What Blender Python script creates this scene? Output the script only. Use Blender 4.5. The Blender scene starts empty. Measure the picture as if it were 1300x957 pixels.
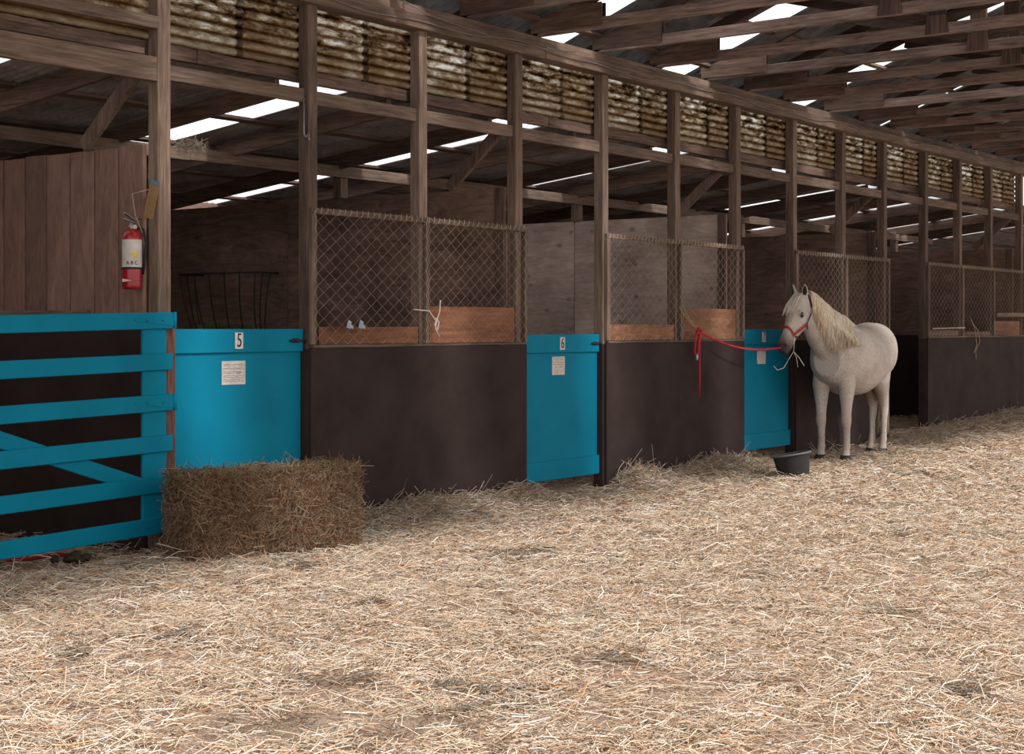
import bpy, bmesh, math, random
import numpy as np
from mathutils import Vector, Matrix, Quaternion
random.seed(7); rng = np.random.default_rng(7)
C = bpy.context.scene.collection
PI = math.pi
V = Vector

# ------------------------------------------------------------ materials
def new_mat(name):
    m = bpy.data.materials.new(name); m.use_nodes = True
    nt = m.node_tree; nt.nodes.clear()
    out = nt.nodes.new('ShaderNodeOutputMaterial')
    return m, nt, out
def N(nt, typ, **kw):
    n = nt.nodes.new(typ)
    for k, v in kw.items():
        if k in n.bl_rna.properties: setattr(n, k, v)
        else: n.inputs[k].default_value = v
    return n
def ramp(nt, stops):
    r = nt.nodes.new('ShaderNodeValToRGB'); cr = r.color_ramp
    while len(cr.elements) < len(stops): cr.elements.new(0.5)
    for e, (p, c) in zip(cr.elements, stops):
        e.position = p; e.color = (*c, 1)
    return r
def coords(nt, scale=(1, 1, 1), world=False, rand=True):
    L = nt.links
    if world:
        src = N(nt, 'ShaderNodeNewGeometry').outputs['Position']
    else:
        src = N(nt, 'ShaderNodeTexCoord').outputs['Object']
    if rand:
        oi = N(nt, 'ShaderNodeObjectInfo')
        mu = N(nt, 'ShaderNodeMath', operation='MULTIPLY'); L.new(oi.outputs['Random'], mu.inputs[0]); mu.inputs[1].default_value = 37.0
        ad = N(nt, 'ShaderNodeVectorMath', operation='ADD'); L.new(src, ad.inputs[0]); L.new(mu.outputs[0], ad.inputs[1])
        src = ad.outputs[0]
    mp = N(nt, 'ShaderNodeMapping'); mp.inputs['Scale'].default_value = scale
    L.new(src, mp.inputs['Vector'])
    return mp.outputs[0]
def noise(nt, vec, scale, detail=4, rough=0.6, dist=0.0):
    n = N(nt, 'ShaderNodeTexNoise'); nt.links.new(vec, n.inputs['Vector'])
    n.inputs['Scale'].default_value = scale; n.inputs['Detail'].default_value = detail
    n.inputs['Roughness'].default_value = rough; n.inputs['Distortion'].default_value = dist
    return n.outputs['Fac']
def mixc(nt, fac, a, b, mode='MIX'):
    m = N(nt, 'ShaderNodeMix', data_type='RGBA', blend_type=mode)
    for i, v in ((0, fac), (6, a), (7, b)):
        if hasattr(v, 'is_linked') or hasattr(v, 'links'): nt.links.new(v, m.inputs[i])
        elif isinstance(v, (int, float)): m.inputs[i].default_value = v
        else: m.inputs[i].default_value = (*v, 1)
    return m.outputs[2]
def finish(nt, out, col, rough=0.8, bump=None, bstr=0.3, bdist=0.01, metal=0.0, spec=0.3):
    p = N(nt, 'ShaderNodeBsdfPrincipled')
    if isinstance(col, tuple): p.inputs['Base Color'].default_value = (*col, 1)
    else: nt.links.new(col, p.inputs['Base Color'])
    p.inputs['Roughness'].default_value = rough; p.inputs['Metallic'].default_value = metal
    p.inputs['Specular IOR Level'].default_value = spec
    if bump is not None:
        b = N(nt, 'ShaderNodeBump'); b.inputs['Strength'].default_value = bstr; b.inputs['Distance'].default_value = bdist
        nt.links.new(bump, b.inputs['Height']); nt.links.new(b.outputs[0], p.inputs['Normal'])
    nt.links.new(p.outputs[0], out.inputs[0])
    return p
def wood(name, axis, c0, c1, c2, knots=0.35):
    m, nt, out = new_mat(name)
    s = [14, 14, 14]; s[axis] = 0.9
    v = coords(nt, tuple(s)); g = noise(nt, v, 3.4, 6, 0.65, .7)
    s2 = [2.2, 2.2, 2.2]; s2[axis] = .7
    v2 = coords(nt, tuple(s2)); b = noise(nt, v2, 1.5, 4, .6)
    r = ramp(nt, [(.28, c0), (.5, c1), (.75, c2)]); nt.links.new(g, r.inputs[0])
    r2 = ramp(nt, [(.3, (.55, .52, .5)), (.62, (1.12, 1.08, 1.05))]); nt.links.new(b, r2.inputs[0])
    col = mixc(nt, 1.0, r.outputs[0], r2.outputs[0], 'MULTIPLY')
    s3 = [9, 9, 9]; s3[axis] = 3.2
    v3 = coords(nt, tuple(s3)); vo = N(nt, 'ShaderNodeTexVoronoi'); nt.links.new(v3, vo.inputs['Vector']); vo.inputs['Scale'].default_value = .55
    r3 = ramp(nt, [(.06, (.35, .3, .28)), (.16, (1, 1, 1))]); nt.links.new(vo.outputs['Distance'], r3.inputs[0])
    col = mixc(nt, knots, col, mixc(nt, 1.0, col, r3.outputs[0], 'MULTIPLY'))
    oi = N(nt, 'ShaderNodeObjectInfo'); mr = N(nt, 'ShaderNodeMapRange'); nt.links.new(oi.outputs['Random'], mr.inputs[0])
    mr.inputs[3].default_value = .72; mr.inputs[4].default_value = 1.28
    col2 = N(nt, 'ShaderNodeVectorMath', operation='SCALE'); nt.links.new(col, col2.inputs[0]); nt.links.new(mr.outputs[0], col2.inputs['Scale'])
    finish(nt, out, col2.outputs[0], .85, g, .35, .006)
    return m
WC = ((.058, .039, .029), (.138, .097, .074), (.225, .165, .130))
M = {}
for i, a in enumerate('xyz'):
    M['wood_' + a] = wood('weathered_wood_' + a, i, *WC)
    M['dark_' + a] = wood('dark_wood_' + a, i, (.04, .026, .02), (.12, .078, .06), (.21, .14, .112))
M['deep_y'] = wood('deep_brown_timber_y', 1, (.014, .009, .007), (.045, .028, .021), (.085, .056, .044))  # much darker timber tone, so top chords and webs recede
M['deep_z'] = wood('deep_brown_timber_z', 2, (.03, .02, .016), (.085, .055, .042), (.14, .095, .075))
M['pale_y'] = wood('pale_chord_timber', 1, (.075, .052, .046), (.20, .145, .125), (.33, .255, .225))
M['red_post'] = wood('stained_wood', 2, (.03, .012, .009), (.09, .042, .034), (.16, .1, .085))
M['orange'] = wood('orange_board', 0, (.14, .055, .028), (.26, .11, .058), (.36, .175, .10), .6)
def plank_mat():
    m, nt, out = new_mat('plank_partition')
    v = coords(nt, (3, 3, .8)); g = noise(nt, v, 5, 6, .62, 1.5)
    v2 = coords(nt, (1, 1, .35), rand=False); b = noise(nt, v2, 1.6, 4, .6)
    r = ramp(nt, [(.25, (.12, .068, .052)), (.5, (.185, .108, .083)), (.8, (.24, .148, .12))]); nt.links.new(g, r.inputs[0])
    r2 = ramp(nt, [(.3, (.66, .63, .62)), (.65, (1.1, 1.08, 1.06))]); nt.links.new(b, r2.inputs[0])
    col = mixc(nt, 1., r.outputs[0], r2.outputs[0], 'MULTIPLY')
    oi = N(nt, 'ShaderNodeObjectInfo'); mr = N(nt, 'ShaderNodeMapRange'); nt.links.new(oi.outputs['Random'], mr.inputs[0])
    mr.inputs[3].default_value = .78; mr.inputs[4].default_value = 1.2
    c2 = N(nt, 'ShaderNodeVectorMath', operation='SCALE'); nt.links.new(col, c2.inputs[0]); nt.links.new(mr.outputs[0], c2.inputs['Scale'])
    finish(nt, out, c2.outputs[0], .85, g, .2, .003)
    return m
M['plank'] = plank_mat()
def ply(name, c0, c1, c2, spots=.6):
    m, nt, out = new_mat(name)
    v = coords(nt, (1, .9, 5)); g = noise(nt, v, 2.4, 6, .65, 2.0)
    v2 = coords(nt, (1, 1, 1)); b = noise(nt, v2, 1.4, 5, .62)
    r = ramp(nt, [(.3, c0), (.52, c1), (.75, c2)]); nt.links.new(g, r.inputs[0])
    r2 = ramp(nt, [(.33, (.6, .57, .55)), (.62, (1.1, 1.08, 1.05))]); nt.links.new(b, r2.inputs[0])
    col = mixc(nt, 1., r.outputs[0], r2.outputs[0], 'MULTIPLY')
    vo = N(nt, 'ShaderNodeTexVoronoi'); nt.links.new(coords(nt, (1, 3.2, 4.5)), vo.inputs['Vector']); vo.inputs['Scale'].default_value = 1.1
    r3 = ramp(nt, [(.07, (.32, .28, .27)), (.15, (1, 1, 1))]); nt.links.new(vo.outputs['Distance'], r3.inputs[0])
    col = mixc(nt, spots, col, mixc(nt, 1., col, r3.outputs[0], 'MULTIPLY'))
    finish(nt, out, col, .85, g, .2, .004)
    return m
M['ply_dark'] = ply('dark_plywood', (.10, .060, .045), (.185, .115, .09), (.26, .175, .14))
M['ply_light'] = ply('dusty_plywood', (.25, .19, .16), (.36, .275, .24), (.45, .36, .32))
M['osb'] = ply('chipboard', (.12, .05, .025), (.23, .105, .055), (.38, .2, .12), .6)
def brown_paint():
    m, nt, out = new_mat('brown_paint')
    v = coords(nt, (1, 1, 1)); g = noise(nt, v, 3, 6, .6); f = noise(nt, coords(nt, (1, 1, 6)), 9, 6, .6, 1)
    r = ramp(nt, [(.3, (.028, .018, .017)), (.7, (.044, .030, .027))]); nt.links.new(g, r.inputs[0])
    s = noise(nt, coords(nt, (.6, .6, 7)), 5, 8, .75, 1.5)
    r2 = ramp(nt, [(.70, (0, 0, 0)), (.76, (1, 1, 1))]); nt.links.new(s, r2.inputs[0])
    finish(nt, out, mixc(nt, r2.outputs[0], r.outputs[0], (.095, .062, .05)), .85, f, .35, .004, spec=.1)
    return m
M['brown'] = brown_paint()
def blue_paint():
    m, nt, out = new_mat('turquoise_paint')
    g = noise(nt, coords(nt), 2.5, 5, .6)
    r = ramp(nt, [(.3, (.0, .145, .235)), (.7, (.0, .18, .285))]); nt.links.new(g, r.inputs[0])
    s = noise(nt, coords(nt, (2, 2, 2)), 7, 7, .72)
    r2 = ramp(nt, [(.70, (0, 0, 0)), (.73, (1, 1, 1))]); nt.links.new(s, r2.inputs[0])
    f = noise(nt, coords(nt, (1, 1, 1)), 30, 3, .5)
    finish(nt, out, mixc(nt, r2.outputs[0], r.outputs[0], (.02, .07, .09)), .7, f, .08, .003, spec=.12)
    return m
M['blue'] = blue_paint()
def simple(name, col, rough=.6, metal=0, spec=.3):
    m, nt, out = new_mat(name)
    n = noise(nt, coords(nt), 14, 4, .6)
    a = tuple(c * .82 for c in col); b = tuple(min(1, c * 1.15) for c in col)
    r = ramp(nt, [(.3, a), (.7, b)]); nt.links.new(n, r.inputs[0])
    finish(nt, out, r.outputs[0], rough, metal=metal, spec=spec)
    return m
M['wire'] = simple('rusty_wire', (.40, .31, .25), .7, 0)
M['iron'] = simple('dark_iron', (.03, .022, .02), .6, .2)
M['cable'] = simple('grey_cable', (.17, .13, .115), .6)
M['twine'] = simple('pale_twine', (.62, .56, .5), .9)
M['rope'] = simple('red_rope', (.42, .02, .035), .8)
M['halter'] = simple('red_webbing', (.33, .025, .02), .7)
M['strapdark'] = simple('dark_webbing', (.06, .03, .025), .7)
M['rubber'] = simple('black_rubber', (.028, .027, .028), .6)
M['rim'] = simple('highlit_rubber', (.14, .14, .145), .6)  # lighter than the tub: rim highlight painted into the colour
M['paper'] = simple('aged_paper', (.52, .47, .42), .9)
M['ink'] = simple('blue_ink', (.07, .08, .25), .8)
M['black'] = simple('black_print', (.015, .015, .015), .7)
M['plate'] = simple('number_plate', (.46, .45, .42), .6)
M['steel'] = simple('dull_steel', (.32, .3, .29), .45, .8)
M['ered'] = simple('red_enamel', (.27, .008, .014), .3, 0, .5)
M['label'] = simple('printed_label', (.48, .44, .41), .6)
M['yellow'] = simple('yellow_print', (.65, .45, .03), .6)
M['olive'] = simple('olive_card', (.13, .085, .03), .8)
M['bluecap'] = simple('faded_blue', (.045, .085, .11), .7)
M['greyclip'] = simple('grey_plastic', (.3, .35, .42), .6)
M['hoof'] = simple('hoof_horn', (.03, .026, .024), .6)
M['eye'] = simple('eye_dark', (.01, .008, .007), .15, 0, .6)
M['dung'] = simple('manure', (.03, .02, .012), .9)
M['nest'] = simple('nest_twigs', (.35, .27, .2), .95)
M['redscrap'] = simple('red_scrap', (.25, .015, .02), .8)
M['nostril'] = simple('nostril_skin', (.02, .014, .013), .7)
def attr_mat(name, rough=.8, trans=.25):
    m, nt, out = new_mat(name)
    a = N(nt, 'ShaderNodeAttribute'); a.attribute_name = 'col'
    d = N(nt, 'ShaderNodeBsdfDiffuse'); t = N(nt, 'ShaderNodeBsdfTranslucent'); mx = N(nt, 'ShaderNodeMixShader')
    nt.links.new(a.outputs['Color'], d.inputs[0]); nt.links.new(a.outputs['Color'], t.inputs[0]); mx.inputs[0].default_value = trans
    nt.links.new(d.outputs[0], mx.inputs[1]); nt.links.new(t.outputs[0], mx.inputs[2]); nt.links.new(mx.outputs[0], out.inputs[0])
    return m
M['straw'] = attr_mat('straw_stalks', .8, .2)
M['hair'] = attr_mat('horse_hair', .6, .15)
def ground_mat():
    m, nt, out = new_mat('straw_bed')
    v = coords(nt, (1, 1, 1), world=True, rand=False)
    a = noise(nt, v, 28, 8, .75, 2.5); b = noise(nt, v, 1.6, 5, .6)
    r = ramp(nt, [(.3, (.2, .13, .09)), (.5, (.44, .33, .25)), (.7, (.66, .55, .45))]); nt.links.new(a, r.inputs[0])
    r2 = ramp(nt, [(.3, (.75, .7, .66)), (.6, (1.05, 1.02, 1))]); nt.links.new(b, r2.inputs[0])
    finish(nt, out, mixc(nt, 1., r.outputs[0], r2.outputs[0], 'MULTIPLY'), .95, a, .8, .03, spec=.1)
    return m
M['ground'] = ground_mat()
def bale_mat():
    m, nt, out = new_mat('pressed_hay')
    a = noise(nt, coords(nt, (2, 2, 2)), 22, 8, .75, 3)
    r = ramp(nt, [(.3, (.06, .03, .017)), (.5, (.22, .125, .07)), (.72, (.38, .25, .16))]); nt.links.new(a, r.inputs[0])
    finish(nt, out, r.outputs[0], .95, a, .9, .03, spec=.1)
    return m
M['bale'] = bale_mat()
def tin_mat(name, c0, c1, c2, metal=.3):
    m, nt, out = new_mat(name)
    a = noise(nt, coords(nt, (1, 1, 1), world=True, rand=False), 3.0, 7, .7, .6)
    r = ramp(nt, [(.32, c0), (.5, c1), (.72, c2)]); nt.links.new(a, r.inputs[0])
    finish(nt, out, r.outputs[0], .6, metal=metal)
    return m
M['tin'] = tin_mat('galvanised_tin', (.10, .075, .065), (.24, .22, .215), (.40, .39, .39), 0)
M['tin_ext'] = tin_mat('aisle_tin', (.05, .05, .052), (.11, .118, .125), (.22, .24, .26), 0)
def fiberglass(name, cols, t=.75):
    m, nt, out = new_mat(name)
    w = coords(nt, (.8, 1, 2.2), world=True, rand=True)
    a = noise(nt, w, 8, 9, .72, .3)
    # lichen is thicker towards the top ribs
    sp = N(nt, 'ShaderNodeSeparateXYZ'); nt.links.new(N(nt, 'ShaderNodeNewGeometry').outputs['Position'], sp.inputs[0])
    mr = N(nt, 'ShaderNodeMapRange'); nt.links.new(sp.outputs['Z'], mr.inputs[0]); mr.inputs[1].default_value = 3.1; mr.inputs[2].default_value = 3.47; mr.inputs[3].default_value = .0; mr.inputs[4].default_value = 1
    hi = N(nt, 'ShaderNodeMath', operation='SUBTRACT'); nt.links.new(a, hi.inputs[0]); hi.inputs[1].default_value = .5
    hm = N(nt, 'ShaderNodeMath', operation='MULTIPLY'); nt.links.new(hi.outputs[0], hm.inputs[0]); nt.links.new(mr.outputs[0], hm.inputs[1])
    ha = N(nt, 'ShaderNodeMath', operation='MULTIPLY_ADD'); nt.links.new(hm.outputs[0], ha.inputs[0]); ha.inputs[1].default_value = 2.4
    hb = N(nt, 'ShaderNodeMath', operation='MULTIPLY_ADD'); nt.links.new(hi.outputs[0], hb.inputs[0]); hb.inputs[1].default_value = .6; hb.inputs[2].default_value = .54
    nt.links.new(hb.outputs[0], ha.inputs[2]); a = ha.outputs[0]
    r = ramp(nt, cols); nt.links.new(a, r.inputs[0])
    # blotches
    b = noise(nt, coords(nt, (1, 1, 2), world=True, rand=False), 2.0, 5, .7)
    r2 = ramp(nt, [(.3, (.62, .5, .36)), (.6, (1, 1, 1))]); nt.links.new(b, r2.inputs[0])
    col = mixc(nt, 1., r.outputs[0], r2.outputs[0], 'MULTIPLY')
    # rib shading painted into the colour: dark lines along the grooves
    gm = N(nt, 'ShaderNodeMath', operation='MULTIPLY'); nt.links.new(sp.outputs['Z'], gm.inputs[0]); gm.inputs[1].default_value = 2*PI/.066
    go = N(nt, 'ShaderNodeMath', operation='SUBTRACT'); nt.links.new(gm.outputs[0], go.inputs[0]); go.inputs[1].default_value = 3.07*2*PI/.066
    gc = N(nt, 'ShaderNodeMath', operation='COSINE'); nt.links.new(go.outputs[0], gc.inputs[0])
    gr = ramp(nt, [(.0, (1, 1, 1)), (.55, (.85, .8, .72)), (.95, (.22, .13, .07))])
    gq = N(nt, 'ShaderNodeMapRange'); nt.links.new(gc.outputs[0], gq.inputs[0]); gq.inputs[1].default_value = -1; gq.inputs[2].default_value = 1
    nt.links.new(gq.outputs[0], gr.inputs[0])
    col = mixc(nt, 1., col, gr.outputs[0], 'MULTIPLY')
    d = N(nt, 'ShaderNodeBsdfDiffuse'); tr = N(nt, 'ShaderNodeBsdfTranslucent'); mx = N(nt, 'ShaderNodeMixShader')
    nt.links.new(col, d.inputs[0]); nt.links.new(col, tr.inputs[0]); mx.inputs[0].default_value = t
    nt.links.new(d.outputs[0], mx.inputs[1]); nt.links.new(tr.outputs[0], mx.inputs[2]); nt.links.new(mx.outputs[0], out.inputs[0])
    return m
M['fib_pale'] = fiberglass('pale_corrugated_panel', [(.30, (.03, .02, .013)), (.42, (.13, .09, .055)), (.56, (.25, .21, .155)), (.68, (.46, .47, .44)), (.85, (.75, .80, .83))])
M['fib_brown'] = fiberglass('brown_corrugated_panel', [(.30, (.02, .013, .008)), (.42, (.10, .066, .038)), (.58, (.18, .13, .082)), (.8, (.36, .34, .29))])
def skylight_mat():
    m, nt, out = new_mat('clear_roof_panel')
    tr = N(nt, 'ShaderNodeBsdfTranslucent'); tr.inputs[0].default_value = (.9, .92, .95, 1)
    tp = N(nt, 'ShaderNodeBsdfTransparent'); tp.inputs[0].default_value = (.93, .95, .97, 1)
    mx = N(nt, 'ShaderNodeMixShader'); mx.inputs[0].default_value = .6
    nt.links.new(tr.outputs[0], mx.inputs[1]); nt.links.new(tp.outputs[0], mx.inputs[2]); nt.links.new(mx.outputs[0], out.inputs[0])
    return m
M['sky'] = skylight_mat()

# ------------------------------------------------------------ mesh builder (world coordinates in, local to its owner out)
class MB:
    def __init__(s): s.v = []; s.f = []; s.sm = []; s.mi = []; s.cur = 0
    def add(s, vs, fs, smooth=False):
        o = len(s.v); s.v += [V(p) for p in vs]
        for f in fs: s.f.append([i + o for i in f]); s.sm.append(smooth); s.mi.append(s.cur)
        return s
    def box(s, a, b):
        x0, y0, z0 = a; x1, y1, z1 = b
        vs = [(x0, y0, z0), (x1, y0, z0), (x1, y1, z0), (x0, y1, z0), (x0, y0, z1), (x1, y0, z1), (x1, y1, z1), (x0, y1, z1)]
        return s.add(vs, [(0, 3, 2, 1), (4, 5, 6, 7), (0, 1, 5, 4), (1, 2, 6, 5), (2, 3, 7, 6), (3, 0, 4, 7)])
    def beam(s, p, q, w, h, up=(0, 0, 1), bow=0.0, seg=1):
        """board from p to q (axis), w across, h along up"""
        p, q = V(p), V(q); d = (q - p).normalized(); u = V(up); u = (u - d * u.dot(d)).normalized(); r = d.cross(u)
        rings = []
        for i in range(seg + 1):
            t = i / seg; c = p.lerp(q, t) + u * bow * math.sin(PI * t)
            rings.append([c + r * w * a / 2 + u * h * b / 2 for a, b in ((-1, -1), (1, -1), (1, 1), (-1, 1))])
        vs = [x for rg in rings for x in rg]; fs = [(3, 2, 1, 0)]
        for i in range(seg):
            for k in range(4): fs.append((i*4+k, i*4+(k+1) % 4, (i+1)*4+(k+1) % 4, (i+1)*4+k))
        n = seg * 4; fs.append((n, n+1, n+2, n+3))
        return s.add(vs, fs)
    def tube(s, pts, r, n=6, cap=True):
        pts = [V(p) for p in pts]; rs = r if isinstance(r, (list, tuple)) else [r] * len(pts)
        vs = []; u = None
        for i, p in enumerate(pts):
            d = (pts[min(i+1, len(pts)-1)] - pts[max(i-1, 0)]).normalized()
            if u is None: u = d.orthogonal().normalized()
            else:
                u = u - d * u.dot(d)
                u = u.normalized() if u.length > 1e-6 else d.orthogonal().normalized()
            w = d.cross(u)
            for k in range(n):
                a = 2*PI*k/n; vs.append(p + (u*math.cos(a) + w*math.sin(a)) * rs[i])
        fs = []
        for i in range(len(pts)-1):
            for k in range(n): fs.append((i*n+k, i*n+(k+1) % n, (i+1)*n+(k+1) % n, (i+1)*n+k))
        if cap: fs.append(tuple(range(n-1, -1, -1))); fs.append(tuple((len(pts)-1)*n+k for k in range(n)))
        return s.add(vs, fs, True)
    def lathe(s, c, prof, n=24, axis=(0, 0, 1), closed=True):
        c = V(c); ax = V(axis).normalized(); u = ax.orthogonal().normalized(); w = ax.cross(u); vs = []
        for r, h in prof:
            for k in range(n):
                a = 2*PI*k/n; vs.append(c + ax*h + (u*math.cos(a) + w*math.sin(a))*r)
        fs = []
        for i in range(len(prof)-1):
            for k in range(n): fs.append((i*n+k, i*n+(k+1) % n, (i+1)*n+(k+1) % n, (i+1)*n+k))
        if closed: fs.append(tuple(range(n-1, -1, -1))); fs.append(tuple((len(prof)-1)*n+k for k in range(n)))
        return s.add(vs, fs, True)
    def prism(s, poly, d):
        """poly: list of 3D points, extruded by vector d"""
        n = len(poly); d = V(d); vs = [V(p) for p in poly] + [V(p) + d for p in poly]
        fs = [tuple(range(n-1, -1, -1)), tuple(range(n, 2*n))] + [(k, (k+1) % n, n+(k+1) % n, n+k) for k in range(n)]
        return s.add(vs, fs)
    def loft(s, secs, n=20, e=2.0):
        """secs: (centre, side vector, up vector) closed superelliptic rings"""
        vs = []
        for c, sd, up in secs:
            c, sd, up = V(c), V(sd), V(up)
            for k in range(n):
                a = 2*PI*k/n; ca, sa = math.cos(a), math.sin(a)
                vs.append(c + sd*math.copysign(abs(ca)**(2/e), ca) + up*math.copysign(abs(sa)**(2/e), sa))
        fs = []
        for i in range(len(secs)-1):
            for k in range(n): fs.append((i*n+k, i*n+(k+1) % n, (i+1)*n+(k+1) % n, (i+1)*n+k))
        fs.append(tuple(range(n-1, -1, -1))); fs.append(tuple((len(secs)-1)*n+k for k in range(n)))
        return s.add(vs, fs, True)
    def build(s, name, mats, parent=None, bevel=0.0, loc=None):
        me = bpy.data.meshes.new(name); vs = s.v
        o = bpy.data.objects.new(name, me)
        if parent is not None:
            mw = WM[parent.name]; inv = mw.inverted()
            org = sum(vs, V((0, 0, 0))) / max(1, len(vs))
            ml = Matrix.Translation(inv @ org)
            o.parent = parent; o.matrix_local = ml
            WM_o = mw @ ml; inv2 = WM_o.inverted(); vs = [inv2 @ p for p in vs]
        else:
            if loc is None:
                lo = V([min(p[i] for p in vs) for i in range(3)]); hi = V([max(p[i] for p in vs) for i in range(3)])
                loc = ((lo.x+hi.x)/2, (lo.y+hi.y)/2, lo.z)
            o.location = loc; WM_o = Matrix.Translation(V(loc)); vs = [p - V(loc) for p in vs]
        me.from_pydata([tuple(p) for p in vs], [], s.f)
        ml_ = mats if isinstance(mats, (list, tuple)) else [mats]
        for m in ml_: me.materials.append(m)
        me.polygons.foreach_set('use_smooth', s.sm); me.polygons.foreach_set('material_index', s.mi)
        bm = bmesh.new(); bm.from_mesh(me); bmesh.ops.recalc_face_normals(bm, faces=bm.faces); bm.to_mesh(me); bm.free()
        C.objects.link(o); WM[o.name] = WM_o
        if bevel:
            b = o.modifiers.new('bevel', 'BEVEL'); b.width = bevel; b.segments = 1; b.limit_method = 'ANGLE'
        return o
WM = {}
def thing(name, label, cat, loc, group=None, rot=(0, 0, 0)):
    o = bpy.data.objects.new(name, None); C.objects.link(o); o.location = loc; o.rotation_euler = rot
    o.empty_display_size = .1
    o['label'] = label; o['category'] = cat
    if group: o['group'] = group
    WM[o.name] = Matrix.LocRotScale(V(loc), V(rot) and __import__('mathutils').Euler(rot), None)
    return o
def tag(o, label, cat, group=None):
    o['label'] = label; o['category'] = cat
    if group: o['group'] = group
    return o
def struct(o): o['kind'] = 'structure'; return o
def text_part(name, s, size, loc, mat, parent, rx=PI/2, rz=0, ext=.001):
    cu = bpy.data.curves.new(name, 'FONT'); cu.body = s; cu.size = size; cu.align_x = 'CENTER'; cu.align_y = 'CENTER'; cu.extrude = ext
    t = bpy.data.objects.new('tmp', cu); C.objects.link(t)
    bpy.context.view_layer.update()
    me = bpy.data.meshes.new_from_object(t.evaluated_get(bpy.context.evaluated_depsgraph_get()))
    bpy.data.objects.remove(t)
    o = bpy.data.objects.new(name, me); me.materials.clear(); me.materials.append(mat)
    mw = Matrix.Translation(V(loc)) @ Matrix.Rotation(rz, 4, 'Z') @ Matrix.Rotation(rx, 4, 'X')
    C.objects.link(o); o.parent = parent; o.matrix_local = WM[parent.name].inverted() @ mw; WM[o.name] = mw
    return o

# ------------------------------------------------------------ ground height
def vnoise(x, y, sc, seed):
    r = np.random.default_rng(seed); g = r.random((64, 64))
    x = np.asarray(x, float)*sc; y = np.asarray(y, float)*sc
    xi = np.floor(x).astype(int); yi = np.floor(y).astype(int); fx = x-xi; fy = y-yi
    fx = fx*fx*(3-2*fx); fy = fy*fy*(3-2*fy)
    a = g[xi % 64, yi % 64]; b = g[(xi+1) % 64, yi % 64]; c = g[xi % 64, (yi+1) % 64]; d = g[(xi+1) % 64, (yi+1) % 64]
    return (a*(1-fx)+b*fx)*(1-fy)+(c*(1-fx)+d*fx)*fy - .5
def smooth(a, b, x):
    t = np.clip((np.asarray(x, float)-a)/(b-a), 0, 1); return t*t*(3-2*t)
def gh(x, y):
    x = np.asarray(x, float); y = np.asarray(y, float)
    h = .03*vnoise(x, y, .9, 1) + .035*vnoise(x, y, 2.3, 2) + .022*vnoise(x, y, 6, 3)
    wallm = np.exp(-((y+.12)/.32)**2)
    inb = smooth(7.3, 7.7, x)*(1-smooth(9.7, 9.9, x)) + smooth(10.9, 11.2, x)*(1-smooth(13.3, 13.5, x))
    h = h + wallm*inb*(.055+.06*vnoise(x, y, 1.7, 5))
    h = h + np.exp(-((y+.1)/.7)**2)*.15*smooth(15, 21.5, x)
    near = smooth(5.0, 5.3, x)*(1-smooth(7.4, 7.7, x))*np.exp(-(y/.9)**2)     # flat under the bale
    h = h*(1-.6*near)
    h = h - np.exp(-(y/.35)**2)*.055*(smooth(9.72, 9.85, x)*(1-smooth(10.85, 10.95, x)) + smooth(13.4, 13.5, x)*(1-smooth(14.4, 14.5, x)))
    return h - .012
# floor
def build_floor():
    xs = np.concatenate([np.linspace(-6, 3, 40), np.linspace(3.06, 24, 420), np.linspace(24.5, 31, 20)])
    ys = np.concatenate([np.linspace(-14, -6.1, 30), np.linspace(-6, 1, 175), np.linspace(1.1, 4.35, 26)])
    X, Y = np.meshgrid(xs, ys, indexing='ij'); Z = gh(X, Y)
    nx, ny = X.shape; co = np.stack([X, Y, Z], -1).reshape(-1, 3)
    i = np.arange(nx-1)[:, None]*ny + np.arange(ny-1)[None, :]
    f = np.stack([i, i+ny, i+ny+1, i+1], -1).reshape(-1, 4)
    me = bpy.data.meshes.new('floor'); me.from_pydata(co.tolist(), [], f.tolist()); me.materials.append(M['ground'])
    me.polygons.foreach_set('use_smooth', [True]*len(me.polygons))
    o = bpy.data.objects.new('floor', me); C.objects.link(o); struct(o)
build_floor()

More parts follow.
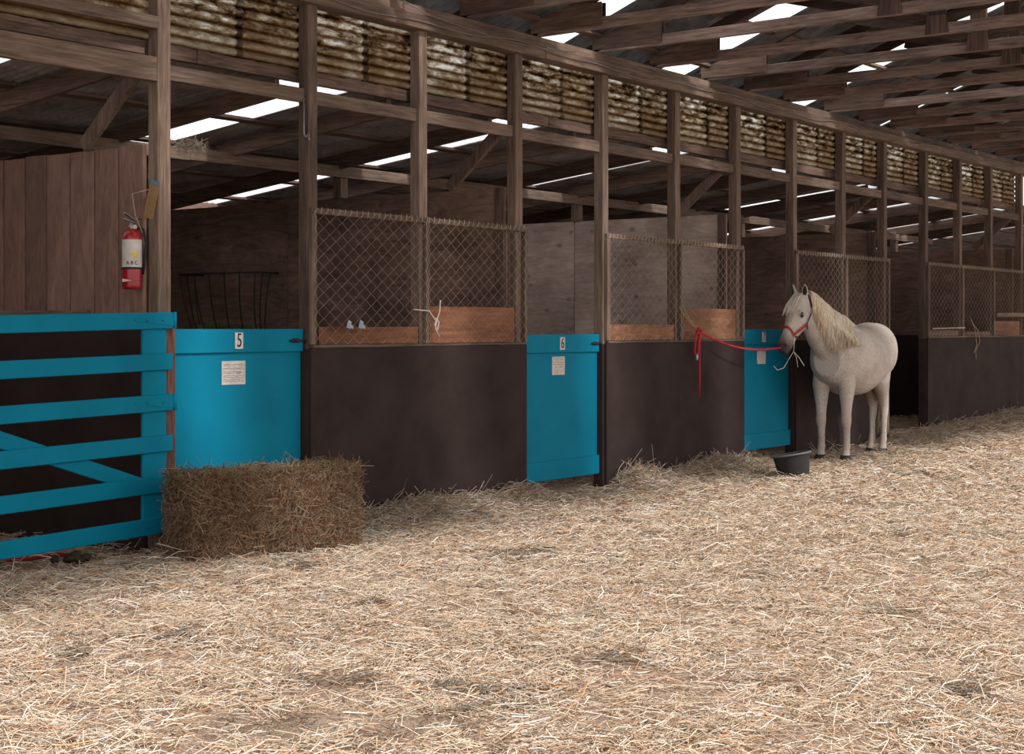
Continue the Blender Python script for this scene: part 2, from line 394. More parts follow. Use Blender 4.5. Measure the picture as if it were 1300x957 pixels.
PAL = np.array([[.70, .57, .43], [.76, .66, .53], [.60, .44, .31], [.52, .36, .25], [.64, .38, .21], [.86, .80, .73], [.32, .21, .15], [.46, .38, .29]])
PW = np.array([.24, .22, .18, .1, .06, .1, .06, .04])
def stalks(name, P, D, L, R, mat, colors, bend=None, seg=2, taper=1.0):
    """triangular-section bent stalks. P centre, D unit direction, L length, R radius (arrays)"""
    n = len(P)
    rnd = rng.normal(size=(n, 3)); U = rnd - D*np.sum(rnd*D, 1, keepdims=True); U /= np.linalg.norm(U, axis=1, keepdims=True)
    W = np.cross(D, U)
    if bend is None: bend = rng.normal(size=n)*.12
    vs = np.zeros((n, (seg+1)*3, 3), np.float32)
    for k in range(seg+1):
        t = k/seg - .5
        c = P + D*(L*t)[:, None] + U*((bend*L)*(1-4*t*t))[:, None]
        for j in range(3):
            a = 2*PI*j/3; rr = R*(1-(1-taper)*abs(2*t))
            vs[:, k*3+j] = c + U*(rr*math.cos(a))[:, None] + W*(rr*math.sin(a))[:, None]
    nv = (seg+1)*3; fl = []
    for k in range(seg):
        for j in range(3): fl.append([k*3+j, k*3+(j+1) % 3, (k+1)*3+(j+1) % 3, (k+1)*3+j])
    fl = np.array(fl); F = (fl[None] + (np.arange(n)*nv)[:, None, None]).reshape(-1, 4)
    me = bpy.data.meshes.new(name); me.vertices.add(n*nv); me.vertices.foreach_set('co', vs.reshape(-1))
    me.loops.add(len(F)*4); me.loops.foreach_set('vertex_index', F.reshape(-1).astype(np.int32))
    me.polygons.add(len(F)); me.polygons.foreach_set('loop_start', np.arange(len(F), dtype=np.int32)*4)
    me.polygons.foreach_set('loop_total', np.full(len(F), 4, np.int32))
    me.update(calc_edges=True); me.validate()
    at = me.color_attributes.new('col', 'FLOAT_COLOR', 'POINT')
    cc = np.ones((n, nv, 4), np.float32); cc[:, :, :3] = colors[:, None, :]
    at.data.foreach_set('color', cc.reshape(-1)); me.materials.append(mat)
    o = bpy.data.objects.new(name, me); C.objects.link(o); return o
def straw_colors(n, dark=1.0):
    c = PAL[rng.choice(len(PAL), n, p=PW)]*(rng.uniform(.78, 1.12, n)[:, None]); return c*dark
CAMP = np.array([0, -7.17]); 
def in_view(x, y, m=.04):
    dx = x-CAMP[0]; dy = y-CAMP[1]; d = .8017*dx+.5977*dy; l = .5977*dx-.8017*dy
    return (d > 1) & (np.abs(l/np.maximum(d, .1)) < .334+m), d
def floor_straw():
    n = 900000
    x = rng.uniform(1.5, 24, n); y = rng.uniform(-6.2, 0.0, n)
    ok, d = in_view(x, y)
    keep = ok & (rng.random(n) < np.clip((9.5/d)**1.6, .2, 1)*.62)
    clump = vnoise(x, y, 2.6, 11)+.6*vnoise(x, y, 6.3, 12)
    keep &= rng.random(n) < np.clip(.75+1.2*clump, .3, 1)
    keep &= ~((y > -.03) & (x > 7.3))
    x, y, d, cl = x[keep], y[keep], d[keep], clump[keep]; n = len(x)
    th = rng.uniform(0, 2*PI, n); el = rng.normal(0, .16, n) + .25*(rng.random(n) < .06)
    D = np.stack([np.cos(th)*np.cos(el), np.sin(th)*np.cos(el), np.sin(el)], 1)
    L = rng.gamma(3.0, .021, n)+.022; L *= np.where(y > -.35, .8, 1)
    R = rng.uniform(.0010, .0026, n)*np.clip(d/9, .9, 1.7)
    z = gh(x, y)+.008+rng.exponential(.010, n)+np.abs(np.sin(el))*L*.35
    col = straw_colors(n)
    dk = vnoise(x, y, 3.1, 21)+.7*vnoise(x, y, 7, 22)            # soiled patches in the bedding
    col *= np.where(dk[:, None] > .5, .45, 1)
    o = stalks('straw_litter', np.stack([x, y, z], 1), D, L, R, M['straw'], col)
    tag(o, 'loose pale straw stalks strewn thickly over the aisle floor', 'straw'); o['kind'] = 'stuff'
    # straw in the open stalls
    n = 34000
    x = rng.uniform(5, 22, n); y = rng.uniform(.05, 3.9, n); ok, d = in_view(x, y, .1)
    ok &= (np.abs(x-9.66) > .05)
    x, y = x[ok], y[ok]; n = len(x)
    th = rng.uniform(0, 2*PI, n); el = rng.normal(0, .15, n)
    D = np.stack([np.cos(th)*np.cos(el), np.sin(th)*np.cos(el), np.sin(el)], 1)
    z = gh(x, y)+.01+rng.exponential(.012, n)
    o = stalks('stall_bedding', np.stack([x, y, z], 1), D, rng.gamma(3, .03, n)+.03, rng.uniform(.0018, .0035, n), M['straw'], straw_colors(n))
    tag(o, 'straw bedding lying inside the stalls, seen below the turquoise doors', 'straw'); o['kind'] = 'stuff'
    # tufts piled along the foot of the brown boards
    n = 15000
    x = np.concatenate([rng.uniform(7.5, 9.75, n//3), rng.uniform(11, 13.35, n//3), rng.uniform(14.6, 22, n-2*(n//3))])
    y = -.05-np.abs(rng.normal(0, .17, n))
    w = rng.random(n) < np.clip(.45+1.5*vnoise(x, y*0, 2.2, 31), .1, 1); x, y = x[w], y[w]; n = len(x)
    th = rng.uniform(0, 2*PI, n); el = np.abs(rng.normal(.15, .35, n))
    D = np.stack([np.cos(th)*np.cos(el), np.sin(th)*np.cos(el), np.sin(el)], 1)
    D[:, 1] = np.where(y > -.15, -np.abs(D[:, 1]), D[:, 1])
    L = rng.gamma(3, .026, n)+.03
    z = gh(x, y)+.01+rng.random(n)*.05*np.exp((y+.05)/.2)+np.sin(el)*L*.4
    o = stalks('straw_drift', np.stack([x, y-L*.5*np.abs(D[:, 1])*(y > -.15), z], 1), D, L, rng.uniform(.0014, .003, n), M['straw'], straw_colors(n, .85))
    tag(o, 'drift of darker straw banked against the foot of the brown boards', 'straw'); o['kind'] = 'stuff'
floor_straw()

# ------------------------------------------------------------ posts
W = .09
posts = [  # right edge x, name text
 (3.70, 'timber post at the far hinge-free end of the turquoise gate'),
 (6.18, 'timber post between the turquoise gate and door 5, extinguisher beside it'),
 (7.44, 'timber post right of door 5 with a small hook hanging high up'),
 (8.59, 'middle timber post of the first wire screen, pale twine tied on it'),
 (9.76, 'timber post on the left side of door 6'),
 (11.00, 'timber post on the right side of door 6, latch bolt at its side'),
 (12.21, 'middle timber post behind the tied red rope'),
 (13.37, 'timber post on the left side of door 7'),
 (14.60, 'timber post rising just behind the horse ears, right of door 7'),
 (15.80, 'middle timber post of the wire screen above the horse back'),
 (16.94, 'timber post behind the horse rump, left of the open doorway'),
 (18.20, 'timber post right of the open doorway, left of the farthest brown board'),
 (19.35, 'first timber post inside the farthest wire screen'),
 (20.50, 'second timber post inside the farthest wire screen'),
 (21.75, 'last timber post at the right edge of the picture')]
for i, (x, lab) in enumerate(posts):
    mb = MB()
    z0 = float(gh(x, 0))-.08
    w = W if i != 1 else .10
    dx = random.uniform(-.006, .006)
    mb.beam((x-w/2, .045, z0), (x-w/2+dx, .045, 3.495), w, .09, up=(0, 1, 0), seg=4)
    if i in (2, 5, 8, 11):
        mb.cur = 1; mb.box((x-w-.003, -.0015, z0), (x+.0, .093, 1.20)); mb.cur = 0
    o = mb.build('timber_post', [M['wood_z'], M['brown']], bevel=.004)
    tag(o, lab, 'post', 'upright posts along the stall fronts')
# lower stained facing on the gate post
o = MB().box((6.085, -.035, -.03), (6.185, -.001, 1.42)).build('hinge_post', M['red_post'], bevel=.006)
tag(o, 'reddish stained facing board the turquoise gate hangs on', 'board')

# ------------------------------------------------------------ top plate
t = thing('top_plate', 'long double timber plate running over all the post tops', 'beam', (13, 0, 3.49))
xs = [2.4, 10.0, 16.4, 23, 30]
for a, b in zip(xs[:-1], xs[1:]):
    mb = MB().box((a+.004, -.055, 3.49), (b-.004, .09, 3.59)); mb.build('lower_board', M['wood_x'], t, .005)
xs = [2.4, 8.3, 12.75, 19, 30]
for a, b in zip(xs[:-1], xs[1:]):
    MB().box((a+.004, -.02, 3.592), (b-.004, .09, 3.665)).build('upper_board', M['wood_x'], t, .005)
# cable along the plate
mb = MB(); pts = []
x = 6.5
while x < 22:
    pts.append((x, -.066, 3.545+.02*math.sin(x*2.1)+.014*math.sin(x*5.3+1))); x += .12
mb.tube(pts, .006, 5)
pts2 = [(8.2, -.07, 3.66), (8.5, -.07, 3.60), (8.9, -.07, 3.575), (9.4, -.07, 3.55), (9.9, -.07, 3.56), (10.4, -.07, 3.60)]
mb.tube(pts2, .005, 5)
tag(mb.build('electric_cable', M['cable']), 'thin grey cable stapled loosely along the face of the top plate', 'cable')

# ------------------------------------------------------------ corrugated clerestory sheets
def corr_front(x0, x1, z0, z1, y, amp=.010, pitch=.066, jag=0):
    mb = MB(); nz = int((z1-z0)/pitch*8); nx = max(2, int((x1-x0)/.05)) if jag else 1
    vs = []; fs = []
    for i in range(nx+1):
        jz = (random.uniform(0, jag)) if jag else 0
        for j in range(nz+1):
            z = z0+jz+(z1-z0-jz)*j/nz
            vs.append((x0+(x1-x0)*i/nx, y+amp*math.cos(2*PI*(z-z0)/pitch), z))
    for i in range(nx):
        for j in range(nz): fs.append((i*(nz+1)+j, (i+1)*(nz+1)+j, (i+1)*(nz+1)+j+1, i*(nz+1)+j+1))
    mb.add(vs, fs, True); return mb
bays = [posts[i][0] for i in range(len(posts))]
baytxt = ['above the turquoise gate', 'above door 5', 'above the left half of the first wire screen', 'above the right half of the first wire screen',
 'above door 6', 'above the left half of the second wire screen', 'above the red rope knot', 'above door 7', 'above the horse head',
 'above the horse back', 'above the open doorway', 'above the first bay of the farthest screen', 'above the middle bay of the farthest screen', 'above the last bay of the farthest screen']
seams = [4.9, 6.84, 8.04, 9.20, 10.46, 11.69, 12.90, 14.10, 15.31, 16.5, 17.68, 18.9, 20.03, 21.2]
for i in range(14):
    a = bays[i]-.045; b = bays[i+1]-.045 
    for k, (p, q) in enumerate(((a, seams[i]), (seams[i], b))):
        ja = .018 if k == 0 else 0.008
        mb = corr_front(p-.03, q+.03, 3.07, 3.52, .112+.003*k, jag=ja)
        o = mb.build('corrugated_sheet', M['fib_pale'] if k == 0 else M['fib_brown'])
        tag(o, ('pale lichened ' if k == 0 else 'brown stained ')+'corrugated sheet, '+('left' if k == 0 else 'right')+' of two '+baytxt[i], 'corrugated sheet', 'corrugated sheets under the top plate')
# nailing board under the sheets
t = thing('nailing_board', 'dark timber board along the lower edge of the corrugated sheets', 'beam', (13, .15, 2.99))
for a, b in zip([2.4, 6.5, 10.3, 14.8, 19.5], [6.5, 10.3, 14.8, 19.5, 30]):
    MB().box((a+.003, .128, 2.99), (b-.003, .168, 3.095)).build('board', M['dark_x'], t, .004)
# girts between posts
for i in range(14):
    a, b = bays[i], bays[i+1]-W
    if i == 0:
        o = MB().beam((a, .03, 2.878), (b, .03, 2.888), .045, .145, up=(0, 0, 1)).build('girt', M['wood_x'], bevel=.004)
        tag(o, 'wide timber rail between posts high above the turquoise gate', 'rail', 'rails between the stall posts')
        o = MB().beam((a, .02, 3.155), (b, .02, 3.165), .045, .075).build('girt', M['wood_x'], bevel=.004)
        tag(o, 'upper narrow timber rail high above the turquoise gate, below the sheets', 'rail', 'rails between the stall posts')
    else:
        o = MB().beam((a, .05, 2.888+random.uniform(-.008, .008)), (b, .05, 2.886+random.uniform(-.008, .008)), .04, .093).build('girt', M['wood_x'], bevel=.004)
        tag(o, 'timber rail between posts '+baytxt[i], 'rail', 'rails between the stall posts')

# ------------------------------------------------------------ lean-to roof over the stalls
def rz(y, z0=3.05): return z0-.115*y
SKY = [(4.95, 5.62), (7.36, 8.04), (9.78, 10.42), (12.2, 12.84), (14.55, 15.1), (16.85, 17.42), (19.0, 19.4), (21.4, 21.85), (23.8, 24.4)]
def corr_roof(mb, x0, x1, ya, yb, zf, pitch=.076, amp=.009):
    n = max(6, int((x1-x0)/pitch*6)); vs = []; fs = []
    for i in range(n+1):
        x = x0+(x1-x0)*i/n; c = amp*math.cos(2*PI*x/pitch)
        vs += [(x, ya, zf(ya)+c), (x, yb, zf(yb)+c)]
    for i in range(n): fs.append((2*i, 2*i+2, 2*i+3, 2*i+1))
    mb.add(vs, fs, True)
mb = MB(); x = 2.4
for a, b in SKY+[(30, 30)]:
    corr_roof(mb, x, a+.02, .17, 4.45, rz); x = b-.02
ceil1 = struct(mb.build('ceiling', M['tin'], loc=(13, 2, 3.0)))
for a, b in SKY:
    m2 = MB(); corr_roof(m2, a, b, .17, 4.45, rz); m2.build('skylight_sheet', M['sky'], ceil1)
rt = ['over the gate stall', 'nearest post right of the gate', 'over the left of door 5', 'over the first wire screen left half', 'on the partition left of door 6',
      'over door 6', 'over the second wire screen left half', 'on the partition left of door 7', 'over door 7', 'over the horse neck', 'on the partition behind the horse rump',
      'over the open doorway', 'over the farthest screen left bay', 'over the farthest screen middle bay', 'on the farthest partition', 'beyond the farthest partition']
# rafters
rx = [4.75+.02, 5.97, 7.24, 8.36, 9.57, 10.75, 11.98, 13.17, 14.35, 15.6, 16.78, 18.0, 19.2, 20.4, 21.6, 22.8]
for i, x in enumerate(rx):
    o = MB().beam((x, .17, rz(.17, 2.953)), (x, 4.2, rz(4.2, 2.953)), .042, .125, up=(0, 0, 1)).build('rafter', M['dark_y'], bevel=.003)
    tag(o, 'sloping timber rafter under the low stall roof '+rt[i], 'rafter', 'rafters of the low stall roof')
for y, lab in ((1.25, 'front'), (2.13, 'second'), (3.0, 'third'), (3.85, 'rear')):
    o = MB().beam((2.4, y, rz(y, 3.03)), (30, y, rz(y, 3.03)), .085, .022, up=(0, .115, 1)).build('roof_batten', M['dark_x'])
    tag(o, lab+' of four long thin battens crossing the rafters under the stall roof', 'batten', 'battens of the low stall roof')
for x0_, x1_, lab in ((2.4, 7.9, 'left length'), (7.9, 13.25, 'middle length'), (13.25, 22.9, 'right length')):
    o = MB().beam((x0_, 1.8, 2.665), (x1_, 1.8, 2.66), .045, .095).build('mid_beam', M['wood_x'], bevel=.004)
    tag(o, lab+' of the long timber beam crossing the stalls under the rafters', 'beam', 'cross beam of the stalls')

# ------------------------------------------------------------ partitions
def partition(x, lab, mat_hi, planks=False, ytop=2.445, stubl='', y1=4.2):
    t = thing('stall_partition', lab, 'partition', (x, 2.1, 0), 'partitions between the stalls')
    if planks:
        y = .1; k = 0
        while y < 3.9:
            w = .232+random.uniform(-.01, .01)
            m = MB().box((x-.012-random.uniform(0, .005), y+.0065, 1.36), (x+.012, y+w-.0065, ytop-random.uniform(0, .012)))
            m.build('plank', mat_hi, t, .003); y += w
        MB().box((x-.055, .60, 1.412), (x-.018, 3.6, 1.45)).build('ledge_board', M['wood_y'], t, .003)
    else:
        ys = [.1, 1.22, 2.44, 3.30, y1] if x > 9 else [.1, y1]
        ys = [.1, 2.5, y1] if mat_hi is M['ply_dark'] else [.1, 1.9, y1]
        for a, b in zip(ys[:-1], ys[1:]):
            MB().box((x-.012, a+.004, 1.2), (x+.012, b-.004, ytop)).build('plywood_sheet', mat_hi, t, .002)
    MB().box((x-.014, .1, -.05), (x+.014, y1, 1.36 if planks else 1.22)).build('kick_board', M['brown'], t)
    if not planks:
        MB().box((x-.03, .1, .0), (x-.0145, .19, ytop)).build('end_stud', M['dark_z'], t, .003)
    # stub post up to the cross beam, and the brace to the front
    o = MB().box((x-.045, 1.83, ytop+.001), (x+.045, 1.92, 2.75)).build('stub_post', M['wood_z'], bevel=.004)
    tag(o, 'short timber stub post standing on '+stubl, 'post', 'stub posts on the partitions')
    o = MB().beam((x-.02, .66, ytop+.02), (x-.02, .14, 2.90), .045, .09, up=(0, 1, .6)).build('brace', M['wood_z'], bevel=.004)
    tag(o, 'diagonal timber brace rising from '+stubl, 'brace', 'diagonal braces on the partitions')
    return t
partition(6.07, 'plank partition behind the fire extinguisher, vertical boards over dark brown paint', M['plank'], True, stubl='the plank partition behind the extinguisher')
partition(9.67, 'dark plywood partition carrying the wire hay rack behind door 5', M['ply_dark'], stubl='the dark partition with the hay rack')
partition(13.27, 'pale dusty plywood partition with dark spots behind door 6', M['ply_light'], stubl='the pale partition behind door 6')
partition(16.85, 'dark plywood partition seen behind door 7 and the horse ears', M['ply_dark'], stubl='the partition behind door 7')
partition(21.62, 'farthest dark plywood partition seen through the open doorway', M['ply_dark'], stubl='the farthest partition')
for i in ('wall_left', 'wall_right'):
    x = 2.42 if i == 'wall_left' else 29.9
    struct(MB().box((x-.02, 0, -.1), (x+.02, 4.4, 3.1)).build(i, M['ply_dark']))
struct(MB().box((2.4, 4.22, -.1), (29.9, 4.27, 2.60)).build('wall_back', M['ply_dark']))

# ------------------------------------------------------------ hay rack
t = thing('hay_rack', 'black wire hay rack on the plywood wall behind door 5', 'hay rack', (9.64, 3.1, 1.2))
ya, yb = 2.60, 3.58; xo = 9.36; xw = 9.645
mb = MB(); mb.tube([(xw, ya, 1.82), (xo, ya, 1.82), (xo, yb, 1.82), (xw, yb, 1.82)], .009, 6); mb.build('top_rim', M['iron'], t)
mb = MB(); mb.tube([(xw, ya+.12, 1.02), (xw-.07, ya+.12, 1.0), (xw-.07, yb-.12, 1.0), (xw, yb-.12, 1.02)], .008, 6); mb.build('bottom_rim', M['iron'], t)
def bar(p, q):
    p, q = V(p), V(q); pts = [p.lerp(q, k/6)+V((-.05*math.sin(PI*k/6), 0, 0)) for k in range(7)]
    MB().tube(pts, .007, 6).build('bar', M['iron'], t)
for k in range(6): bar((xo, ya+(yb-ya)*k/5, 1.82), (xw-.07, ya+.12+(yb-ya-.24)*k/5, 1.0))
for k in (1, 2):
    for yy, y2 in ((ya, ya+.12), (yb, yb-.12)): bar((xo+.09*k, yy, 1.82), (xw-.07+.03*k, y2, 1.0))
n = 2600
y = rng.uniform(ya+.12, yb-.12, n); z = 1.02+rng.random(n)*.36; xx = 9.63-rng.random(n)*(.05+.24*(z-1.0)/.8)
th = rng.uniform(0, 2*PI, n); el = rng.normal(0, .5, n)
D = np.stack([np.cos(th)*np.cos(el)*.4, np.sin(th)*np.cos(el), np.sin(el)], 1); D /= np.linalg.norm(D, axis=1, keepdims=True)
o = stalks('hay', np.stack([xx, y, z], 1), D, rng.uniform(.06, .16, n), rng.uniform(.0015, .003, n), M['straw'], straw_colors(n, .55)*np.array([.95, 1, .8]))
tag(o, 'loose hay filling the lower part of the wire rack', 'hay'); o['kind'] = 'stuff'

# ------------------------------------------------------------ brown stall fronts with wire screens
def wire_mesh(x0, x1, z0, z1, y, dx=.058, dz=.088, r=.0018):
    """woven diamond wire: zigzag strands side by side"""
    mb = MB(); nc = int(round((x1-x0)/dx)); dx = (x1-x0)/nc; nz = int(round((z1-z0)/dz*2))
    for c in range(nc+1):
        pts = []
        for k in range(nz+1):
            off = (dx/2 if (k+c) % 2 else -dx/2)*1.03
            xx = min(max(x0+c*dx+off, x0), x1)
            pts.append((xx, y+(.003 if (k+c) % 2 else -.003), z0+(z1-z0)*k/nz))
        mb.tube(pts, r, 3, cap=False)
    return mb
def front(xa, xb, mids, lab, strips, zb=1.205, tops=2.12, labs=None, meshlab=None, gp=True):
    t = thing('stall_front', lab, 'stall front', ((xa+xb)/2, -.02, 0), 'brown painted stall fronts')
    seams_ = [xa]+[m for m in mids if False]+[xb]
    MB().box((xa, -.028, -.06), (xb, -.002, zb)).build('brown_board', M['brown'], t, .003)
    MB().box((xa+.02, -.034, zb), (xb-.02, .09, zb+.02)).build('ledge', M['wood_x'], t, .003)
    cells = [xa+.02]+mids+[xb-.02]
    for (a, b, z1, mt) in strips:
        MB().box((a, .005, zb+.021), (b, .03, z1)).build('infill_board', M[mt], t, .002)
    s = thing('wire_screen', meshlab, 'wire screen', ((xa+xb)/2, -.01, zb), 'wire screens over the stall fronts')
    zt = tops
    MB().beam((xa+.01, -.012, zt), (xb-.01, -.012, zt-.005), .03, .04).build('top_rail', M['wood_x'], s, .004)
    for i, m in enumerate(cells):
        MB().box((m-.018, -.034, zb+.021), (m+.018, -.001, zt-.021)).build('stile', M['wood_z'], s, .004)
    for a, b in zip(cells[:-1], cells[1:]):
        wire_mesh(a, b, zb+.024, zt+.015, -.040).build('wire_mesh', M['wire'], s)
        # folded wire ends along the rail
        mb = MB(); x = a
        while x < b:
            mb.tube([(x, -.036, zt-.025), (x+.01, -.042, zt), (x+.022, -.03, zt+.026)], .0022, 3); x += .058
        mb.build('wire_ends', M['wire'], s)
    return t, s
front(7.35, 9.78, [8.55], 'brown board stall front between doors 5 and 6 behind the hay bale', [(7.46, 8.49, 1.345, 'orange'), (8.62, 9.66, 1.495, 'orange')],
      meshlab='rusty diamond wire screen between door 5 and door 6')
front(10.93, 13.39, [12.17], 'brown board stall front between doors 6 and 7 under the red rope', [(11.02, 12.1, 1.365, 'osb'), (12.24, 13.27, 1.515, 'osb')],
      meshlab='rusty diamond wire screen between door 6 and door 7')
front(14.52, 16.95, [15.76], 'brown board stall front directly behind the white horse', [],
      meshlab='rusty diamond wire screen above the horse back')
front(18.12, 21.74, [19.31, 20.46], 'farthest brown board stall front at the right edge of the picture', [(18.22, 19.24, 1.30, 'dark_x'), (19.4, 20.4, 1.28, 'dark_x'), (20.55, 21.6, 1.42, 'orange')],
      meshlab='farthest rusty wire screen right of the open doorway')
o = MB().beam((20.45, -.06, 1.50), (21.9, -.06, 1.515), .04, .06).build('loose_rail', M['wood_x'], bevel=.004)
tag(o, 'short timber rail across the farthest wire screen at the right edge', 'rail')
o = MB().beam((18.2, -.052, 1.32), (19.3, -.052, 1.33), .015, .022).build('thin_batten', M['ply_light'], bevel=.002)
tag(o, 'thin pale batten low on the farthest wire screen', 'batten')
for k, x in enumerate((7.69, 7.81)):
    mb = MB(); z = 1.36; mb.prism([(x-.02, -.052, z-.02), (x+.012, -.054, z-.028), (x+.024, -.058, z+.02), (x-.004, -.053, z+.032)], (0, .004, 0))
    mb.prism([(x-.004, -.056, z+.01), (x+.03, -.066, z-.006), (x+.034, -.066, z-.03), (x+.006, -.056, z-.02)], (0, .004, 0))
    tag(mb.build('plastic_clip', M['greyclip']), ('left' if k == 0 else 'right')+' of two grey plastic scraps caught in the first wire screen', 'plastic scrap', 'plastic scraps in the wire')
# pale twine on the middle post of first screen
mb = MB(); x = 8.62
mb.tube([(8.38, -.046, 1.47), (8.46, -.05, 1.465), (8.54, -.055, 1.46), (8.60, -.06, 1.40), (8.62, -.06, 1.38)], .0045, 5)
mb.tube([(8.68, -.045, 1.54), (8.66, -.055, 1.46), (8.62, -.06, 1.39), (8.60, -.062, 1.34), (8.65, -.062, 1.27)], .0045, 5)
mb.tube([(8.62, -.062, 1.40), (8.59, -.066, 1.36), (8.62, -.066, 1.32), (8.64, -.064, 1.38), (8.60, -.064, 1.41)], .006, 5)
tag(mb.build('baling_twine', M['twine']), 'knotted pale twine tied round the middle post of the first wire screen', 'twine', 'twine scraps')
mb = MB()
mb.tube([(19.5, -.045, 1.48), (19.6, -.05, 1.38), (19.78, -.05, 1.30), (19.86, -.052, 1.15), (19.7, -.05, 1.02), (19.72, -.05, .92)], .005, 5)
mb.tube([(19.55, -.046, 1.44), (19.68, -.05, 1.3), (19.74, -.05, 1.1), (19.64, -.05, 1.0)], .005, 5)
tag(mb.build('baling_twine', M['nest']), 'loop of tan twine hanging from the farthest wire screen', 'twine', 'twine scraps')
# hanging hook
mb = MB(); mb.tube([(7.3, -.01, 2.86), (7.3, -.012, 2.62), (7.31, -.02, 2.60), (7.325, -.02, 2.62)], .006, 5); mb.tube([(7.345, -.01, 2.68), (7.345, -.01, 2.60), (7.34, -.02, 2.585)], .006, 5)
tag(mb.build('hanging_hook', M['steel']), 'thin metal hook hanging from the rail beside the post right of door 5', 'hook')

# ------------------------------------------------------------ doors
def squiggle(mb, x0, x1, z, y, amp=.004, r=.0013):
    pts = []; x = x0
    while x < x1:
        pts.append((x, y, z+random.uniform(-amp, amp))); x += .006
    if len(pts) > 1: mb.tube(pts, r, 3)
def door(x0, x1, z0, z1, num, lab, numx, card=None, zt=.14):
    t = thing('stall_door', lab, 'door', ((x0+x1)/2, .07, z0), 'turquoise stall doors')
    MB().box((x0, .052, z0), (x1, .08, z1)).build('panel', M['blue'], t, .003)
    MB().box((x0-.004, .03, z1-.148), (x1+.002, .051, z1+.002)).build('top_board', M['blue'], t, .004)
    MB().box((x0-.002, .03, z0-.004), (x1+.004, .051, z0+.155)).build('bottom_board', M['blue'], t, .004)
    lt = MB().tube([(x1-.13, .016, z1-.075), (x1+.035, .016, z1-.075)], .008, 8).tube([(x1-.09, .016, z1-.075), (x1-.09, -.012, z1-.085)], .006, 6).build('latch_bolt', M['iron'], t)
    MB().box((x1-.10, .024, z1-.09), (x1-.04, .0295, z1-.06)).build('latch_plate', M['iron'], t, .002)
    if num:
        p = MB().box((numx-.035, .022, z1-.125), (numx+.035, .0295, z1-.02)).build('number_plate', M['plate'], t, .002)
        text_part('numeral', num, .125, (numx, .0208, z1-.073), M['black'], p)
        for o in (C.objects[-1],): o.scale = (o.scale[0]*.72, o.scale[1], o.scale[2])
    if card:
        cx0, cx1, cz0, cz1, kind = card
        p = MB().box((cx0, .0465, cz0), (cx1, .0515, cz1)).build('notice_card', M['paper'], t)
        p['label'] = 'cream notice card with faint writing'
        mb = MB(); w = cx1-cx0; h = cz1-cz0
        if kind == 'full':
            for f in (.14, .3, .44): squiggle(mb, cx0+.09, cx1-.03, cz1-h*f, .0455)
            for f in (.62, .70, .78, .86): squiggle(mb, cx0+.012, cx1-.012, cz1-h*f, .0455)
            mb.build('handwriting', M['ink'], p)
            mb = MB()
            for f, e in ((.14, .07), (.3, .08), (.44, .08)): squiggle(mb, cx0+.012, cx0+e, cz1-h*f, .0455, .003)
            for f in (.2, .35, .5): mb.box((cx0+.01, .0462, cz1-h*f-.001), (cx1-.01, .047, cz1-h*f+.001))
            for q in (.3, .7): squiggle(mb, cx0+w*q-.015, cx0+w*q+.02, cz1-h*.53, .0455, .004)
            mb.build('print', M['black'], p)
        else:
            for f in (.08, .18, .3, .42): mb.box((cx0+.012, .0462, cz1-h*f-.0012), (cx1-.012, .047, cz1-h*f+.0012))
            for q in (.3, .7): squiggle(mb, cx0+w*q-.02, cx0+w*q+.02, cz1-h*.56, .0455, .005)
            mb.build('print', M['black'], p)
    return t
door(6.20, 7.335, .10, 1.33, '5', 'turquoise stall door numbered 5 behind the hay bale', 6.755, (6.63, 6.83, .98, 1.13, 'full'))
door(9.78, 10.90, .10, 1.28, '6', 'turquoise stall door numbered 6 between the two nearer brown fronts', 10.345, (10.23, 10.41, .95, 1.1, 'print'))
door(13.40, 14.50, .12, 1.315, '7', 'turquoise stall door numbered 7 just left of the horse', 13.9, (13.80, 13.98, .97, 1.1, 'print'))
door(21.78, 22.9, .12, 1.33, None, 'sliver of turquoise stall door at the far right picture edge', 22.3)

# ------------------------------------------------------------ gate
sag = math.radians(1.1)
t = thing('field_gate', 'turquoise six-rail wooden gate at the left with a diagonal brace', 'gate', (6.13, -.06, .0), rot=(0, 0, 0))
t.rotation_euler = (0, -sag*0, 0)
G = lambda x, z: (x, z + (6.13-x)*-.021)
def gate_rail(zt, zb):
    a = 3.75; b = 6.13
    (xa, za1), (xb, zb1) = G(a, zt), G(b, zt); h = zt-zb
    mb = MB().prism([(xa, -.075, za1-h), (xb, -.075, zb1-h), (xb, -.075, zb1), (xa, -.075, za1)], (0, .022, 0))
    return mb.build('rail', M['blue'], t, .004)
tops = [1.434, 1.188, .946, .704, .463, .221]
for z in tops: gate_rail(z, z-.098)
for x0, x1 in ((5.92, 6.10), (3.76, 3.92)):
    za = G(x0, .13)[1]; MB().box((x0, -.052, za), (x1, -.030, G(x0, 1.42)[1])).build('stile', M['blue'], t, .004)
MB().beam((3.9, -.041, 1.10), (5.93, -.041, .405), .02, .092, up=(0, 0, 1)).build('brace', M['blue'], t, .004)
for z in (tops[0], tops[2], tops[5]):
    zc = z-.049
    mb = MB().prism([(5.84, -.079, zc-.005), (6.13, -.079, zc-.032), (6.13, -.079, zc+.032), (5.84, -.079, zc+.005)], (0, .004, 0))
    mb.tube([(6.14, -.078, zc-.05), (6.14, -.078, zc+.05)], .011, 8)
    for bx in (5.93, 6.05): mb.lathe((bx, -.079, zc), [(.008, 0), (.006, .004)], 8, (0, -1, 0))
    mb.build('hinge_strap', M['blue'], t)

